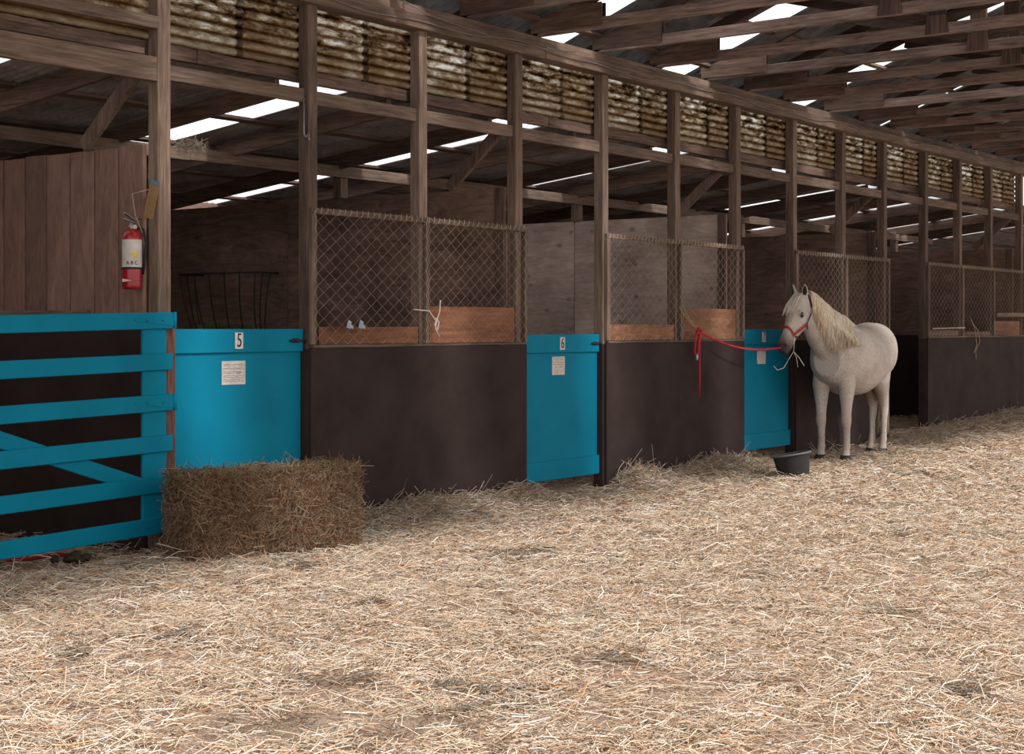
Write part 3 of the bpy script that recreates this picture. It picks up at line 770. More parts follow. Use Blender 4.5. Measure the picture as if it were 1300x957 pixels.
# ------------------------------------------------------------ fire extinguisher
ex, ey = 5.972, .11
t = thing('fire_extinguisher', 'red fire extinguisher with white label hanging beside the leftmost post', 'fire extinguisher', (ex, ey, 1.57))
MB().lathe((ex, ey, 1.57), [(.04, 0), (.055, .006), (.0575, .02), (.0575, .30), (.05, .335), (.03, .355), (.02, .36)], 28).build('cylinder', M['ered'], t)
lb = MB().lathe((ex, ey, 1.70), [(.0585, 0), (.0585, .165)], 28, closed=False).build('label_band', M['label'], t); lb['label'] = 'white printed band'
MB().lathe((ex, ey, 1.688), [(.0592, 0), (.0592, .013)], 28, closed=False).build('band_edge', M['black'], t)
cd = V((0-ex, -7.17-ey, 0)).normalized()     # label faces the aisle
sd = V((-cd.y, cd.x, 0))
face = V((ex, ey, 0))+cd*.0605
for k, ch in enumerate('ABC'):
    p = face+sd*(.024*(1-k))*1.0
    pp = V((ex, ey, 0))+(cd*math.cos(.42*(1-k))+sd*-math.sin(.42*(1-k)))*.0603
    a = math.atan2(cd.y, cd.x)+PI/2-.42*(1-k)
    text_part('class_letter', ch, .03, (pp.x, pp.y, 1.725), M['black'], lb, rz=a)
pp = V((ex, ey, 0))+cd*.0600
MB().prism([pp+sd*.03+V((0, 0, 1.76)), pp+sd*.002+V((0, 0, 1.765)), pp+sd*.0+V((0, 0, 1.79)), pp+sd*.028+V((0, 0, 1.785))], cd*.001).build('yellow_mark', M['yellow'], lb)
pm = [pp-sd*.055*1.0+cd*-.018+V((0, 0, 1.612)), pp-sd*.0+V((0, 0, 1.622)), pp-sd*.055+cd*-.018+V((0, 0, 1.632))]
ar = MB().prism([p+cd*.002 for p in pm], cd*.0015).build('arrow_mark', M['label'], t)
mb = MB().lathe((ex, ey, 1.92), [(.02, 0), (.02, .03), (.013, .035), (.013, .06)], 12); mb.build('valve', M['steel'], t)
MB().beam((ex+.03, ey, 1.965), (ex-.09, ey-.03, 1.985), .02, .006).build('lever', M['steel'], t)
MB().beam((ex+.03, ey, 1.975), (ex-.08, ey-.03, 2.02), .02, .006).build('handle', M['steel'], t)
MB().lathe((ex, ey-.02, 1.94), [(.014, 0), (.014, .012)], 12, (0, -1, 0)).build('gauge', M['label'], t)
MB().tube([(ex+.015, ey, 1.94), (ex+.06, ey-.03, 1.93), (ex+.075, ey-.04, 1.85), (ex+.068, ey-.03, 1.72), (ex+.064, ey-.02, 1.66)], .009, 8).build('hose', M['black'], t)
mb = MB().tube([(6.05, .12, 1.99), (6.0, .1, 2.0), (ex, ey, 1.975)], .004, 5)
mb.build('wall_bracket', M['steel'], t)
# olive hanging tag above it
t = thing('hanging_sign', 'narrow olive card strip with a blue top leaning on the post above the extinguisher', 'sign', (6.04, -.02, 1.98))
p0, p1 = V((5.985, -.015, 1.99)), V((6.035, -.015, 2.19))
MB().beam(p0, p1, .006, .068, up=(1, 0, 0)).build('card', M['olive'], t)
MB().beam(p1, p1+V((.005, 0, .028)), .008, .07, up=(1, 0, 0)).build('blue_cap', M['bluecap'], t)
for s_ in (-1, 1): MB().beam(p0+V((s_*.032, -.004, 0)), p1+V((s_*.032, -.004, 0)), .003, .005, up=(1, 0, 0)).build('edge_strip', M['orange'], t)
mb = MB().tube([(5.90, .02, 2.13), (5.915, .01, 2.0), (5.96, .0, 1.9)], .003, 4)
mb.tube([(5.90, .02, 2.13), (5.99, -.02, 2.16)], .0025, 4)
tag(mb.build('bracket_wire', M['nest']), 'thin bent wire beside the olive card above the extinguisher', 'wire')

# ------------------------------------------------------------ hay bale
bl = thing('hay_bale', 'shaggy rectangular hay bale standing on the straw in front of door 5', 'hay bale', (6.40, -.565, 0), rot=(0, 0, math.radians(-13)))
LB, WB, HB = 1.08, .36, .50
def bale():
    mw = WM[bl.name]; nx, ny, nz = 46, 17, 20
    bm = bmesh.new(); vm = {}
    def vtx(i, j, k):
        if (i, j, k) in vm: return vm[(i, j, k)]
        x = (i/nx-.5)*LB; y = (j/ny-.5)*WB; z = k/nz*HB
        # rounded ends and a lumpy, bulging surface
        q = 1-.06*max(0, abs(x)/(LB/2)-.86)/.14
        y *= q*(1+.05*math.cos(2*x/LB*PI)*(.5+math.sin(z/HB*PI)*.5)); 
        p = V((x, y, z))
        nrm = V((math.copysign(1, x) if i in (0, nx) else 0, math.copysign(1, y) if j in (0, ny) else 0, 1 if k == nz else 0))
        if nrm.length: nrm.normalize()
        a = float(vnoise(x*3+9+z*2.1, y*3+z*3.7+5, 3, 41))*.05+float(vnoise(x*9+z*8, y*9+z*9, 3, 42))*.035
        groove = 0
        for zg in (.16, .33): groove += .018*math.exp(-((z-zg-.01*math.sin(x*7))/.018)**2)
        p += nrm*(a-(groove if j in (0, ny) else 0))
        if k == nz: p.z += .02*math.sin(x*4+1)-.02
        vm[(i, j, k)] = bm.verts.new(p); return vm[(i, j, k)]
    def quad(a, b, c, d): bm.faces.new([vtx(*a), vtx(*b), vtx(*c), vtx(*d)]).smooth = True
    for i in range(nx):
        for j in range(ny):
            quad((i, j, nz), (i+1, j, nz), (i+1, j+1, nz), (i, j+1, nz)); quad((i, j+1, 0), (i+1, j+1, 0), (i+1, j, 0), (i, j, 0))
        for k in range(nz):
            quad((i, 0, k), (i+1, 0, k), (i+1, 0, k+1), (i, 0, k+1)); quad((i+1, ny, k), (i, ny, k), (i, ny, k+1), (i+1, ny, k+1))
    for j in range(ny):
        for k in range(nz):
            quad((0, j+1, k), (0, j, k), (0, j, k+1), (0, j+1, k+1)); quad((nx, j, k), (nx, j+1, k), (nx, j+1, k+1), (nx, j, k+1))
    me = bpy.data.meshes.new('pressed_hay'); bm.to_mesh(me); bm.free(); me.materials.append(M['bale'])
    o = bpy.data.objects.new('pressed_hay', me); C.objects.link(o); o.parent = bl
    # stalks over the surface
    n = 13500; face = rng.choice(4, n, p=[.55, .2, .13, .12]); u = rng.uniform(-.5, .5, n); v = rng.random(n)
    P = np.zeros((n, 3)); Nn = np.zeros((n, 3))
    f = face == 0; P[f] = np.stack([u[f]*LB, np.full(f.sum(), -WB/2*1.04), v[f]*HB], 1); Nn[f] = (0, -1, 0)
    f = face == 1; P[f] = np.stack([u[f]*LB, (v[f]-.5)*WB, np.full(f.sum(), HB-.01)], 1); Nn[f] = (0, 0, 1)
    f = face == 2; P[f] = np.stack([np.full(f.sum(), -LB/2), u[f]*WB, v[f]*HB], 1); Nn[f] = (-1, 0, 0)
    f = face == 3; P[f] = np.stack([np.full(f.sum(), LB/2), u[f]*WB, v[f]*HB], 1); Nn[f] = (1, 0, 0)
    D = rng.normal(size=(n, 3)); D -= Nn*np.sum(D*Nn, 1, keepdims=True)*.72; 
    D[:, 0] *= 1.15
    edge = (v > .93) | (v < .06); D += Nn*(edge*.5)[:, None]
    D /= np.linalg.norm(D, axis=1, keepdims=True)
    P = P+Nn*rng.uniform(-.004, .016, n)[:, None]
    L = rng.gamma(3, .022, n)+.03
    P[:, 2] = np.maximum(P[:, 2], .01)
    P[:, 2] += np.where(P[:, 2] < .06, np.abs(D[:, 2])*L*.4, 0)
    cols = np.array([[.50, .33, .21], [.60, .45, .31], [.38, .225, .135], [.22, .13, .08], [.54, .28, .14]])[rng.choice(5, n, p=[.3, .2, .27, .15, .08])]*rng.uniform(.65, 1.05, n)[:, None]*.72
    cols[face == 1] *= np.array([.95, 1.02, .95])
    o = stalks('hay_stalks', P, D, L, rng.uniform(.001, .0022, n), M['straw'], cols, bend=rng.normal(size=n)*.2)
    o.parent = bl; o['kind'] = 'stuff'
    for zg in (.16, .335):
        mb = MB(); h = LB/2+.014; w = WB/2+.02
        pts = [(-h, -w*.9, zg), (-h*.9, -w, zg-.004), (0, -w-.012, zg+.006), (h*.9, -w, zg), (h, -w*.9, zg), (h+.004, w*.9, zg), (h*.9, w, zg), (-h*.9, w, zg), (-h, w*.9, zg), (-h, -w*.9, zg)]
        mb.tube([mw @ V(p) for p in pts], .0028, 5); mb.build('baling_twine', M['orange'], bl)
bale()

# ------------------------------------------------------------ bucket
bx, by = 12.43, -1.05
bt = thing('bucket', 'black rubber feed tub tilted in the straw in front of the horse', 'bucket', (bx, by, float(gh(bx, by))-.03), rot=(math.radians(-3.5), math.radians(-9), math.radians(-53.3)))
mw = WM[bt.name]; ax = (mw.to_3x3() @ V((0, 0, 1)))
prof = [(.115, -.02), (.121, -.01), (.162, .245), (.165, .25), (.178, .25), (.178, .262), (.160, .262), (.155, .25), (.113, .0)]
MB().lathe(mw.translation, prof[:4]+prof[6:], 36, ax).build('tub', M['rubber'], bt)
mb = MB(); 
mb.lathe(mw.translation, [(.166, .248), (.18, .248), (.18, .264), (.162, .264), (.161, .256)], 36, ax, closed=False); mb.build('rim', M['rim'], bt)

# ------------------------------------------------------------ small things on the floor left
def blob(c, r, n=7):
    mb = MB(); vs = []; fs = []; ns, nr = 10, 6
    for j in range(nr+1):
        ph = PI*j/nr
        for k in range(ns):
            a = 2*PI*k/ns; q = r*(1+random.uniform(-.15, .15)); vs.append((c[0]+q*math.sin(ph)*math.cos(a), c[1]+q*math.sin(ph)*math.sin(a), c[2]+q*.75*math.cos(ph)))
    for j in range(nr):
        for k in range(ns): fs.append((j*ns+k, j*ns+(k+1) % ns, (j+1)*ns+(k+1) % ns, (j+1)*ns+k))
    mb.add(vs, fs, True); return mb
mb = MB()
for k in range(11):
    b = blob((5.43+random.uniform(-.09, .11), -.02+random.uniform(-.07, .08), .03+random.uniform(0, .03)), random.uniform(.022, .035)); mb.add(b.v, b.f, True)
tag(mb.build('manure_pile', M['dung']), 'small pile of dark horse droppings below the turquoise gate', 'manure')
mb = MB(); mb.tube([(5.0, .28, .015), (5.2, .3, .03), (5.38, .27, .02), (5.52, .24, .03), (5.6, .2, .02)], .012, 6)
tag(mb.build('red_strap', M['redscrap']), 'red strap lying on the floor under the turquoise gate', 'strap')

# ------------------------------------------------------------ bird nest with cobweb on cross beam
n = 170
c = np.array([7.9, 1.78, 2.735]); P = c+rng.normal(size=(n, 3))*np.array([.10, .025, .02]); D = rng.normal(size=(n, 3))*np.array([1, .4, .5]); D /= np.linalg.norm(D, axis=1, keepdims=True)
o = stalks('bird_nest', P, D, rng.uniform(.05, .18, n), rng.uniform(.0008, .0016, n), M['straw'], straw_colors(n, .4), bend=rng.normal(size=n)*.25)
tag(o, 'ragged bird nest of straw on the cross beam behind door 5', 'nest')

# ------------------------------------------------------------ aisle roof trusses
TX = [8.17, 9.07, 9.98, 10.87, 11.80, 12.72, 13.57, 14.43, 15.40, 16.3, 17.2, 18.1, 19.0, 19.9, 20.8, 21.7, 22.6, 23.5]
def az(y, z0=3.80): return z0-.38*y if y > -2.6 else z0+.38*(y+5.2)
RID = -2.6
tl = ['nearest truss, mostly above the picture top', 'truss whose gusset sits above the twine-tied post', 'truss landing on the plate left of door 6', 'truss landing right above door 6, pale gusset at its heel',
      'truss landing on the plate right of door 6', 'truss landing above the red rope', 'truss landing between the rope and door 7', 'truss landing above door 7',
      'truss landing above the horse head', 'truss landing above the horse back', 'truss landing above the horse rump', 'truss landing above the open doorway',
      'truss landing just right of the open doorway', 'truss landing above the first bay of the farthest screen', 'truss landing above the middle of the farthest screen',
      'truss landing above the last bay of the farthest screen', 'truss landing at the last post on the right', 'farthest truss at the right']
truss_parts = []
def add_truss(x, lab, first):
    t = thing('roof_truss', 'timber roof '+lab, 'roof truss', (x, 0, 3.666), 'timber trusses over the aisle')
    if first is None:
        ps = []
        ps.append(MB().beam((x, .08, 3.712), (x, -5.28, 3.712), .04, .09).build('bottom_chord', M['pale_y'], t, .004))
        for s_ in (0, 1):
            a = (x, .12 if s_ == 0 else -5.32, az(0)-.12); b = (x, RID, az(RID)-.085)
            ps.append(MB().beam(a, b, .04, .09).build('top_chord', M['deep_y'], t, .004))
        f = lambda y: RID*2-y
        for m_ in (lambda y: y, f):
            for sx in (-.032, .022):
                poly = [(x+sx, m_(.06), 3.69), (x+sx, m_(-.62), 3.69), (x+sx, m_(-.62), 3.87), (x+sx, m_(-.34), 3.885), (x+sx, m_(.06), 3.79)]
                ps.append(MB().prism(poly, (.010, 0, 0)).build('heel_gusset', M['dark_y'], t))
            ps.append(MB().beam((x+.0, m_(-2.55), 3.78), (x+.0, m_(-1.25), az(-1.25)-.14), .036, .085).build('diagonal_web', M['deep_y'], t, .003))
        ps.append(MB().beam((x, RID, 3.765), (x, RID, az(RID)-.13), .038, .14, up=(0, 1, 0)).build('king_post', M['deep_z'], t, .003))
        poly = [(x-.032, RID-.10, 3.675), (x-.032, RID+.10, 3.675), (x-.032, RID+.08, 3.82), (x-.032, RID-.08, 3.82)]
        ps.append(MB().prism(poly, (.01, 0, 0)).build('foot_gusset', M['deep_z'], t))
        return t, ps
    for p in first:
        q = p.copy(); C.objects.link(q); q.parent = t
    return t, first
fp = None
for x, lab in zip(TX, tl):
    t, fp = add_truss(x, lab, fp)
ASKY = [(5.6, 6.1), (7.95, 8.45), (10.12, 10.68), (12.24, 12.72), (14.70, 15.28), (17.25, 17.34), (19.7, 19.78), (22.0, 22.08)]
def azr(y): return az(y, 3.80+.035)
mb = MB(); x = 2.0
for a, b in ASKY+[(30, 30)]:
    corr_roof(mb, x, a+.02, .32, RID, azr); corr_roof(mb, x, a+.02, RID, -5.6, azr); x = b-.02
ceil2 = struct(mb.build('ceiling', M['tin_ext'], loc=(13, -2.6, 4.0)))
for a, b in ASKY:
    m2 = MB(); corr_roof(m2, a, b, .32, RID, azr); corr_roof(m2, a, b, RID, -5.6, azr); m2.build('skylight_sheet', M['sky'], ceil2)
for y, lab in ((-.02, 'lowest'), (-.68, 'second'), (-1.36, 'third'), (-2.2, 'highest')):
    o = MB().beam((2.0, y, az(y)-.005), (30, y, az(y)-.005), .045, .03, up=(0, .38, 1)).build('roof_purlin', M['dark_x'])
    tag(o, lab+' timber purlin carrying the near slope of the aisle roof', 'purlin', 'purlins of the aisle roof')
for y in (-3.5, -4.6):
    o = MB().beam((2.0, y, az(y)-.005), (30, y, az(y)-.005), .085, .03, up=(0, -.38, 1)).build('roof_purlin', M['dark_x'])
    tag(o, ('upper' if y > -4 else 'lower')+' timber purlin under the camera-side slope of the aisle roof', 'purlin', 'purlins of the aisle roof')

# ------------------------------------------------------------ horse
HO = V((14.87, -.50, 0)); hyaw = math.atan2(-.055, -.998)
gz = float(gh(14.9, -.56))-.005
horse = thing('horse', 'white grey pony tied in a red halter beside door 7', 'horse', (HO.x, HO.y, gz), rot=(0, 0, hyaw))
HW = WM[horse.name]
def H(p): return HW @ V(p)
def Hd(p): return HW.to_3x3() @ V(p)
def hsec(c, sd, up): return (H(c), Hd(sd), Hd(up))
mb = MB()
tor = [(-.79, 1.05, .06, .10), (-.765, 1.06, .14, .20), (-.70, 1.08, .22, .27), (-.60, 1.09, .27, .30), (-.44, 1.075, .295, .32), (-.25, 1.025, .30, .335),
       (-.05, .995, .315, .355), (.15, .995, .31, .36), (.32, 1.03, .285, .375), (.42, 1.05, .27, .35), (.54, 1.045, .25, .30), (.64, 1.03, .21, .24), (.71, 1.02, .14, .17)]
mb.loft([hsec((x, 0, z), (0, w, 0), (0, 0, h)) for x, z, w, h in tor], 28, 2.15)
# croup and shoulder muscles
neck = [((.38, .0, 1.13), .20, .30, (.62, 0, .78)), ((.52, -.035, 1.22), .18, .29, (.6, 0, .8)), ((.64, -.085, 1.33), .145, .25, (.6, 0, .8)), ((.75, -.13, 1.455), .12, .21, (.62, 0, .78)),
        ((.84, -.165, 1.56), .10, .165, (.7, 0, .7)), ((.895, -.19, 1.62), .085, .12, (.85, 0, .5))]
pa = [V(n_[0]) for n_ in neck]; secs = []
for i, (c, w, h, tdir) in enumerate(neck):
    d = (pa[min(i+1, len(pa)-1)]-pa[max(i-1, 0)]).normalized()
    side = V((0, 1, 0)); side = (side-d*side.dot(d)).normalized(); up = d.cross(side)*-1
    if up.dot(V((-1, 0, 1))) < 0: up = -up
    secs.append(hsec(c, side*w, up*h))
mb.loft(secs, 24, 2.1)
# head
hy = math.radians(-14); pitch = math.radians(58)     # below the horizontal
hd = V((math.cos(hy)*math.cos(pitch), math.sin(hy)*math.cos(pitch), -math.sin(pitch)))
hs = V((-math.sin(hy), math.cos(hy), 0)); hu = hd.cross(hs)*-1
if hu.dot(V((1, 0, .6))) < 0: hu = -hu
POLL = V((.885, -.19, 1.625))
hsz = [(-.03, .04, .055, .0), (.0, .07, .085, .0), (.07, .088, .112, -.015), (.15, .098, .135, -.03), (.22, .093, .140, -.038), (.30, .075, .118, -.032), (.38, .060, .092, -.02),
       (.46, .061, .082, -.012), (.53, .063, .078, -.01), (.58, .058, .068, -.012), (.615, .040, .045, -.016)]
HSC = 1.0
mb.loft([hsec(POLL+hd*s_+hu*off, hs*w, hu*h) for s_, w, h, off in hsz], 22, 2.25)
# brow ridges, cheek, nostril flares, lower lip
def ell(c, a, b, c_, R=10):
    secs = []
    for k in range(9):
        t_ = -1+2*k/8; q = math.sqrt(max(.02, 1-t_*t_)); secs.append(hsec(V(c)+V(a)*t_, V(b)*q, V(c_)*q))
    mb.loft(secs, 12)
for s_ in (1, -1):
    ell(POLL+hd*.185+hs*s_*.075+hu*.04, hd*.05, hs*.028, hu*.028)
    ell(POLL+hd*.55+hs*s_*.042+hu*.035, hd*.036, hs*.024, hu*.024)
    ell(POLL+hd*.20+hs*s_*.065-hu*.07, hd*.085, hs*.03, hu*.08)
ell(POLL+hd*.585-hu*.062, hd*.035, hs*.034, hu*.024)
# ears
def ear(s_):
    b = POLL+hd*.0+hs*s_*.052+hu*.03; up = (V((0, 0, 1))*.85+hs*s_*.18+hu*.25).normalized(); fw = (hu*.8+hs*s_*.5).normalized(); fw = (fw-up*fw.dot(up)).normalized(); sd = up.cross(fw)
    for k in range(1):
        secs = [hsec(b+up*z, sd*w, fw*d_) for z, w, d_ in ((-.03, .03, .03), (.02, .033, .024), (.06, .036, .02), (.10, .027, .015), (.13, .013, .009), (.145, .004, .004))]
        mb.loft(secs, 12)
    return b, up, fw, sd
ears = [ear(1), ear(-1)]
# legs
def leg(pts):
    mb.loft([hsec((x, y, z), (0, ry, 0), (rx_, 0, 0)) for x, y, z, rx_, ry in pts], 16)
def foreleg(x, y, s_):
    leg([(x-.04, y*.75, 1.12, .10, .05), (x-.03, y*.85, .98, .15, .085), (x-.01, y*.95, .86, .12, .085), (x, y, .76, .10, .088), (x, y, .66, .080, .072), (x+.002, y, .55, .062, .056), (x+.008, y, .46, .052, .05),
         (x+.012, y, .415, .056, .054), (x+.008, y, .37, .050, .048), (x+.0, y, .32, .040, .037), (x-.002, y, .24, .038, .035), (x-.003, y, .17, .038, .035), (x+.0, y, .135, .044, .04), (x+.012, y, .10, .038, .036), (x+.022, y, .065, .044, .042), (x+.024, y, .045, .05, .047)])
def hindleg(x, y):
    leg([(x+.02, y*.9, 1.15, .17, .08), (x+.03, y*1.05, 1.0, .20, .11), (x+.07, y*1.1, .86, .175, .105), (x+.06, y*1.05, .76, .145, .10), (x+.0, y, .67, .11, .08), (x-.06, y, .58, .078, .06),
         (x-.10, y, .50, .060, .044), (x-.105, y, .45, .055, .042), (x-.095, y, .39, .044, .037), (x-.085, y, .32, .037, .033), (x-.08, y, .22, .036, .032), (x-.075, y, .15, .044, .039), (x-.06, y, .11, .04, .037), (x-.045, y, .07, .045, .042), (x-.043, y, .045, .05, .047)])
FL = [(.50, .125), (.52, -.135)]; HL = [(-.48, .125), (-.50, -.01)]
for (x, y) in FL: foreleg(x, y, 1)
for (x, y) in HL: hindleg(x, y)
# thigh join and dock
ell(V((-.79, 0, 1.16)), V((.06, 0, 0)), V((0, .05, 0)), V((0, 0, .08)))
body = mb.build('body', M['hair'], horse)
def horse_mat():
    m, nt, out = new_mat('grey_horse_coat')
    tc = N(nt, 'ShaderNodeTexCoord'); tc.object = horse
    pos = tc.outputs['Object']
    L = nt.links
    n1 = N(nt, 'ShaderNodeTexNoise'); L.new(pos, n1.inputs['Vector']); n1.inputs['Scale'].default_value = 55; n1.inputs['Detail'].default_value = 5; n1.inputs['Roughness'].default_value = .7
    n2 = N(nt, 'ShaderNodeTexNoise'); L.new(pos, n2.inputs['Vector']); n2.inputs['Scale'].default_value = 6; n2.inputs['Detail'].default_value = 4
    r = ramp(nt, [(.33, (.33, .27, .23)), (.43, (.455, .40, .355)), (.6, (.52, .465, .425))]); L.new(n1.outputs['Fac'], r.inputs[0])
    r2 = ramp(nt, [(.35, (.86, .82, .8)), (.62, (1.04, 1.03, 1.02))]); L.new(n2.outputs['Fac'], r2.inputs[0])
    col = mixc(nt, 1., r.outputs[0], r2.outputs[0], 'MULTIPLY')
    def dist(c, r0, r1):
        d = N(nt, 'ShaderNodeVectorMath', operation='DISTANCE'); L.new(pos, d.inputs[0]); d.inputs[1].default_value = c
        mr = N(nt, 'ShaderNodeMapRange'); L.new(d.outputs['Value'], mr.inputs[0]); mr.inputs[1].default_value = r0; mr.inputs[2].default_value = r1; mr.inputs[3].default_value = 1; mr.inputs[4].default_value = 0
        return mr.outputs[0]
    mz = POLL+hd*.60
    col = mixc(nt, dist(tuple(mz), .075, .20), col, (.07, .052, .05))
    # pink snip on the nose
    col = mixc(nt, dist(tuple(POLL+hd*.56+hu*.085+hs*.0), .008, .028), col, (.45, .24, .2))
    for s_ in (1, -1): col = mixc(nt, dist(tuple(POLL+hd*.20+hs*s_*.095+hu*.024), .022, .038), col, (.16, .12, .11))
    # sallow knees, hocks and tan lower hind legs
    for (x, y) in FL: col = mixc(nt, dist((x, y, .42), .02, .10), col, (.48, .36, .27))
    for (x, y) in FL+HL:
        xx = x if x > 0 else x-.07
        col = mixc(nt, dist((xx, y, .12), .01, .08), col, (.42, .33, .27))
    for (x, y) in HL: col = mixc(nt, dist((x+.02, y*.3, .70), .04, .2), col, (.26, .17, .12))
    p = finish(nt, out, col, .75, n1.outputs['Fac'], .15, .004, spec=.2)
    return m
body.data.materials.clear(); body.data.materials.append(horse_mat())
rm = body.modifiers.new('remesh', 'REMESH'); rm.mode = 'VOXEL'; rm.voxel_size = .0085; rm.use_smooth_shade = True
sm_ = body.modifiers.new('smooth', 'CORRECTIVE_SMOOTH') if False else body.modifiers.new('smooth', 'SMOOTH'); sm_.factor = .6; sm_.iterations = 7
def hpart(mbx, name, mat, parent=horse): return mbx.build(name, mat, parent)
# hooves
for (x, y) in FL+HL:
    xx = x+.026 if x > 0 else x-.043
    m2 = MB(); m2.loft([hsec((xx+.012, y, -.005), (0, .058, 0), (.068, 0, 0)), hsec((xx+.006, y, .025), (0, .054, 0), (.060, 0, 0)), hsec((xx-.002, y, .058), (0, .049, 0), (.051, 0, 0))], 18, 2.2)
    hpart(m2, 'hoof', M['hoof'])
# eyes, inner ears, nostrils
for s_ in (1, -1):
    m2 = MB(); c = POLL+hd*.20+hs*s_*.091+hu*.024; secs = []
    for k in range(9):
        t_ = -1+2*k/8; q = math.sqrt(max(.01, 1-t_*t_)); secs.append(hsec(c+(hd*.9+hu*-.3)*.029*t_, hs*.018*q, hu*.025*q))
    m2.loft(secs, 12); hpart(m2, 'eye', M['eye'])
    m2 = MB(); c = POLL+hd*.565+hs*s_*.054+hu*.042; secs = []
    for k in range(7):
        t_ = -1+2*k/6; q = math.sqrt(max(.02, 1-t_*t_)); secs.append(hsec(c+(hd*.8-hu*.5)*.02*t_, hs*.010*q, hu*.011*q))
    m2.loft(secs, 10); hpart(m2, 'nostril', M['nostril'])
for b, up, fw, sd in ears:
    m2 = MB(); m2.loft([hsec(b+up*z+fw*o_, sd*w, fw*.004) for z, w, o_ in ((.03, .012, .021), (.06, .022, .018), (.09, .018, .0145), (.12, .007, .011))], 10); hpart(m2, 'inner_ear', M['nostril'])
# hair strands: list of polylines in horse space
def strands(name, lines, r, cols, parent=horse):
    m2 = MB(); idx = []
    for i, ln in enumerate(lines):
        k0 = len(m2.v); n_ = len(ln); m2.tube([H(p) for p in ln], [r[i]*(1-.75*(j/(n_-1))**2) for j in range(n_)], 4); idx += [i]*(len(m2.v)-k0)
    o = m2.build(name, M['hair'], parent)
    at = o.data.color_attributes.new('col', 'FLOAT_COLOR', 'POINT'); cc = np.ones((len(idx), 4), np.float32); cc[:, :3] = np.array(cols)[idx]; at.data.foreach_set('color', cc.reshape(-1)); return o
crest = []
nk = neck
def crest_pt(t_):
    k = t_*(len(nk)-1); i = min(int(k), len(nk)-2); f = k-i
    c = V(nk[i][0]).lerp(V(nk[i+1][0]), f); h = nk[i][2]*(1-f)+nk[i+1][2]*f; w = nk[i][1]*(1-f)+nk[i+1][1]*f
    d = (V(nk[i+1][0])-V(nk[i][0])).normalized(); side = V((0, 1, 0)); side = (side-d*side.dot(d)).normalized(); up = side.cross(d)
    if up.dot(V((-1, 0, 1))) < 0: up = -up
    return c, up, side, h, w
lines = []; rs = []; cols = []
for i in range(1000):
    t_ = random.uniform(.0, 1.0); c, up, side, h, w = crest_pt(t_)
    top = c+up*(h+.005)+side*random.uniform(-.015, .025)
    Ls = random.uniform(.85, 1.15)*(.20+.36*min(1, t_/.55))*(1-.3*max(0, t_-.6)/.4)
    fr = random.uniform(-.02, .05)
    pts = [top]
    for k in range(1, 10):
        q = k/9
        # follow the neck side: arc from the crest over the near side, then hang
        ang = min(1.35, q*Ls/.2)
        p = c+up*(h*math.cos(ang))*1.04+side*(w*math.sin(ang)+.012+.014*random.random())
        drop = max(0, q*Ls-.22)
        spread = min(1, drop/.12)*max(0, 1-t_*1.5)
        p += side*(max(0, .305-w)*spread+.03*min(1, drop/.1))
        p += V((fr*q-.01+.09*spread*q, .01*q, -drop*.95-.03*q))
        p += V((random.uniform(-.004, .004), random.uniform(-.003, .003), 0))
        pts.append(p)
    lines.append(pts); rs.append(random.uniform(.0035, .0075)); b_ = random.uniform(.8, 1.05)
    cols.append([c_*b_ for c_ in random.choice([(.86, .74, .58), (.9, .82, .70), (.72, .54, .37), (.82, .68, .50)])])
strands('mane', lines, rs, cols)
lines = []; rs = []; cols = []
for i in range(90):
    s_ = random.uniform(-.045, .045); b0 = POLL+hs*s_+hd*random.uniform(-.02, .03)+hu*.085
    off = s_*1.2-.02; pts = [b0]
    L_ = random.uniform(.12, .24)
    for k in range(1, 6):
        q = k/5; pts.append(POLL+hs*(s_*(1+.5*q)-.012*q)+hd*(.03+L_*q)+hu*(.100+.010*math.sin(q*2)+random.uniform(0, .006)))
    lines.append(pts); rs.append(random.uniform(.003, .0055)); b_ = random.uniform(.85, 1.08); cols.append([c_*b_ for c_ in random.choice([(.84, .78, .70), (.82, .73, .6)])])
strands('forelock', lines, rs, cols)
lines = []; rs = []; cols = []
for i in range(260):
    a = random.uniform(0, 2*PI); q0 = random.random()
    x0 = -.82+.03*math.cos(a); y0 = .02+.035*math.sin(a); Ls = random.uniform(.75, 1.02); pts = []
    for k in range(8):
        q = k/7; pts.append(V((x0-.045*math.sin(q*2.6)+.02*q*math.cos(a)+.05*q, y0+.04*q*math.sin(a)+.01*math.sin(q*5+a), 1.20-Ls*q)))
    lines.append(pts); rs.append(random.uniform(.004, .008)); b_ = random.uniform(.75, 1.05); cols.append([c_*b_ for c_ in random.choice([(.42, .29, .18), (.5, .38, .26), (.6, .5, .38)])])
strands('tail', lines, rs, cols)
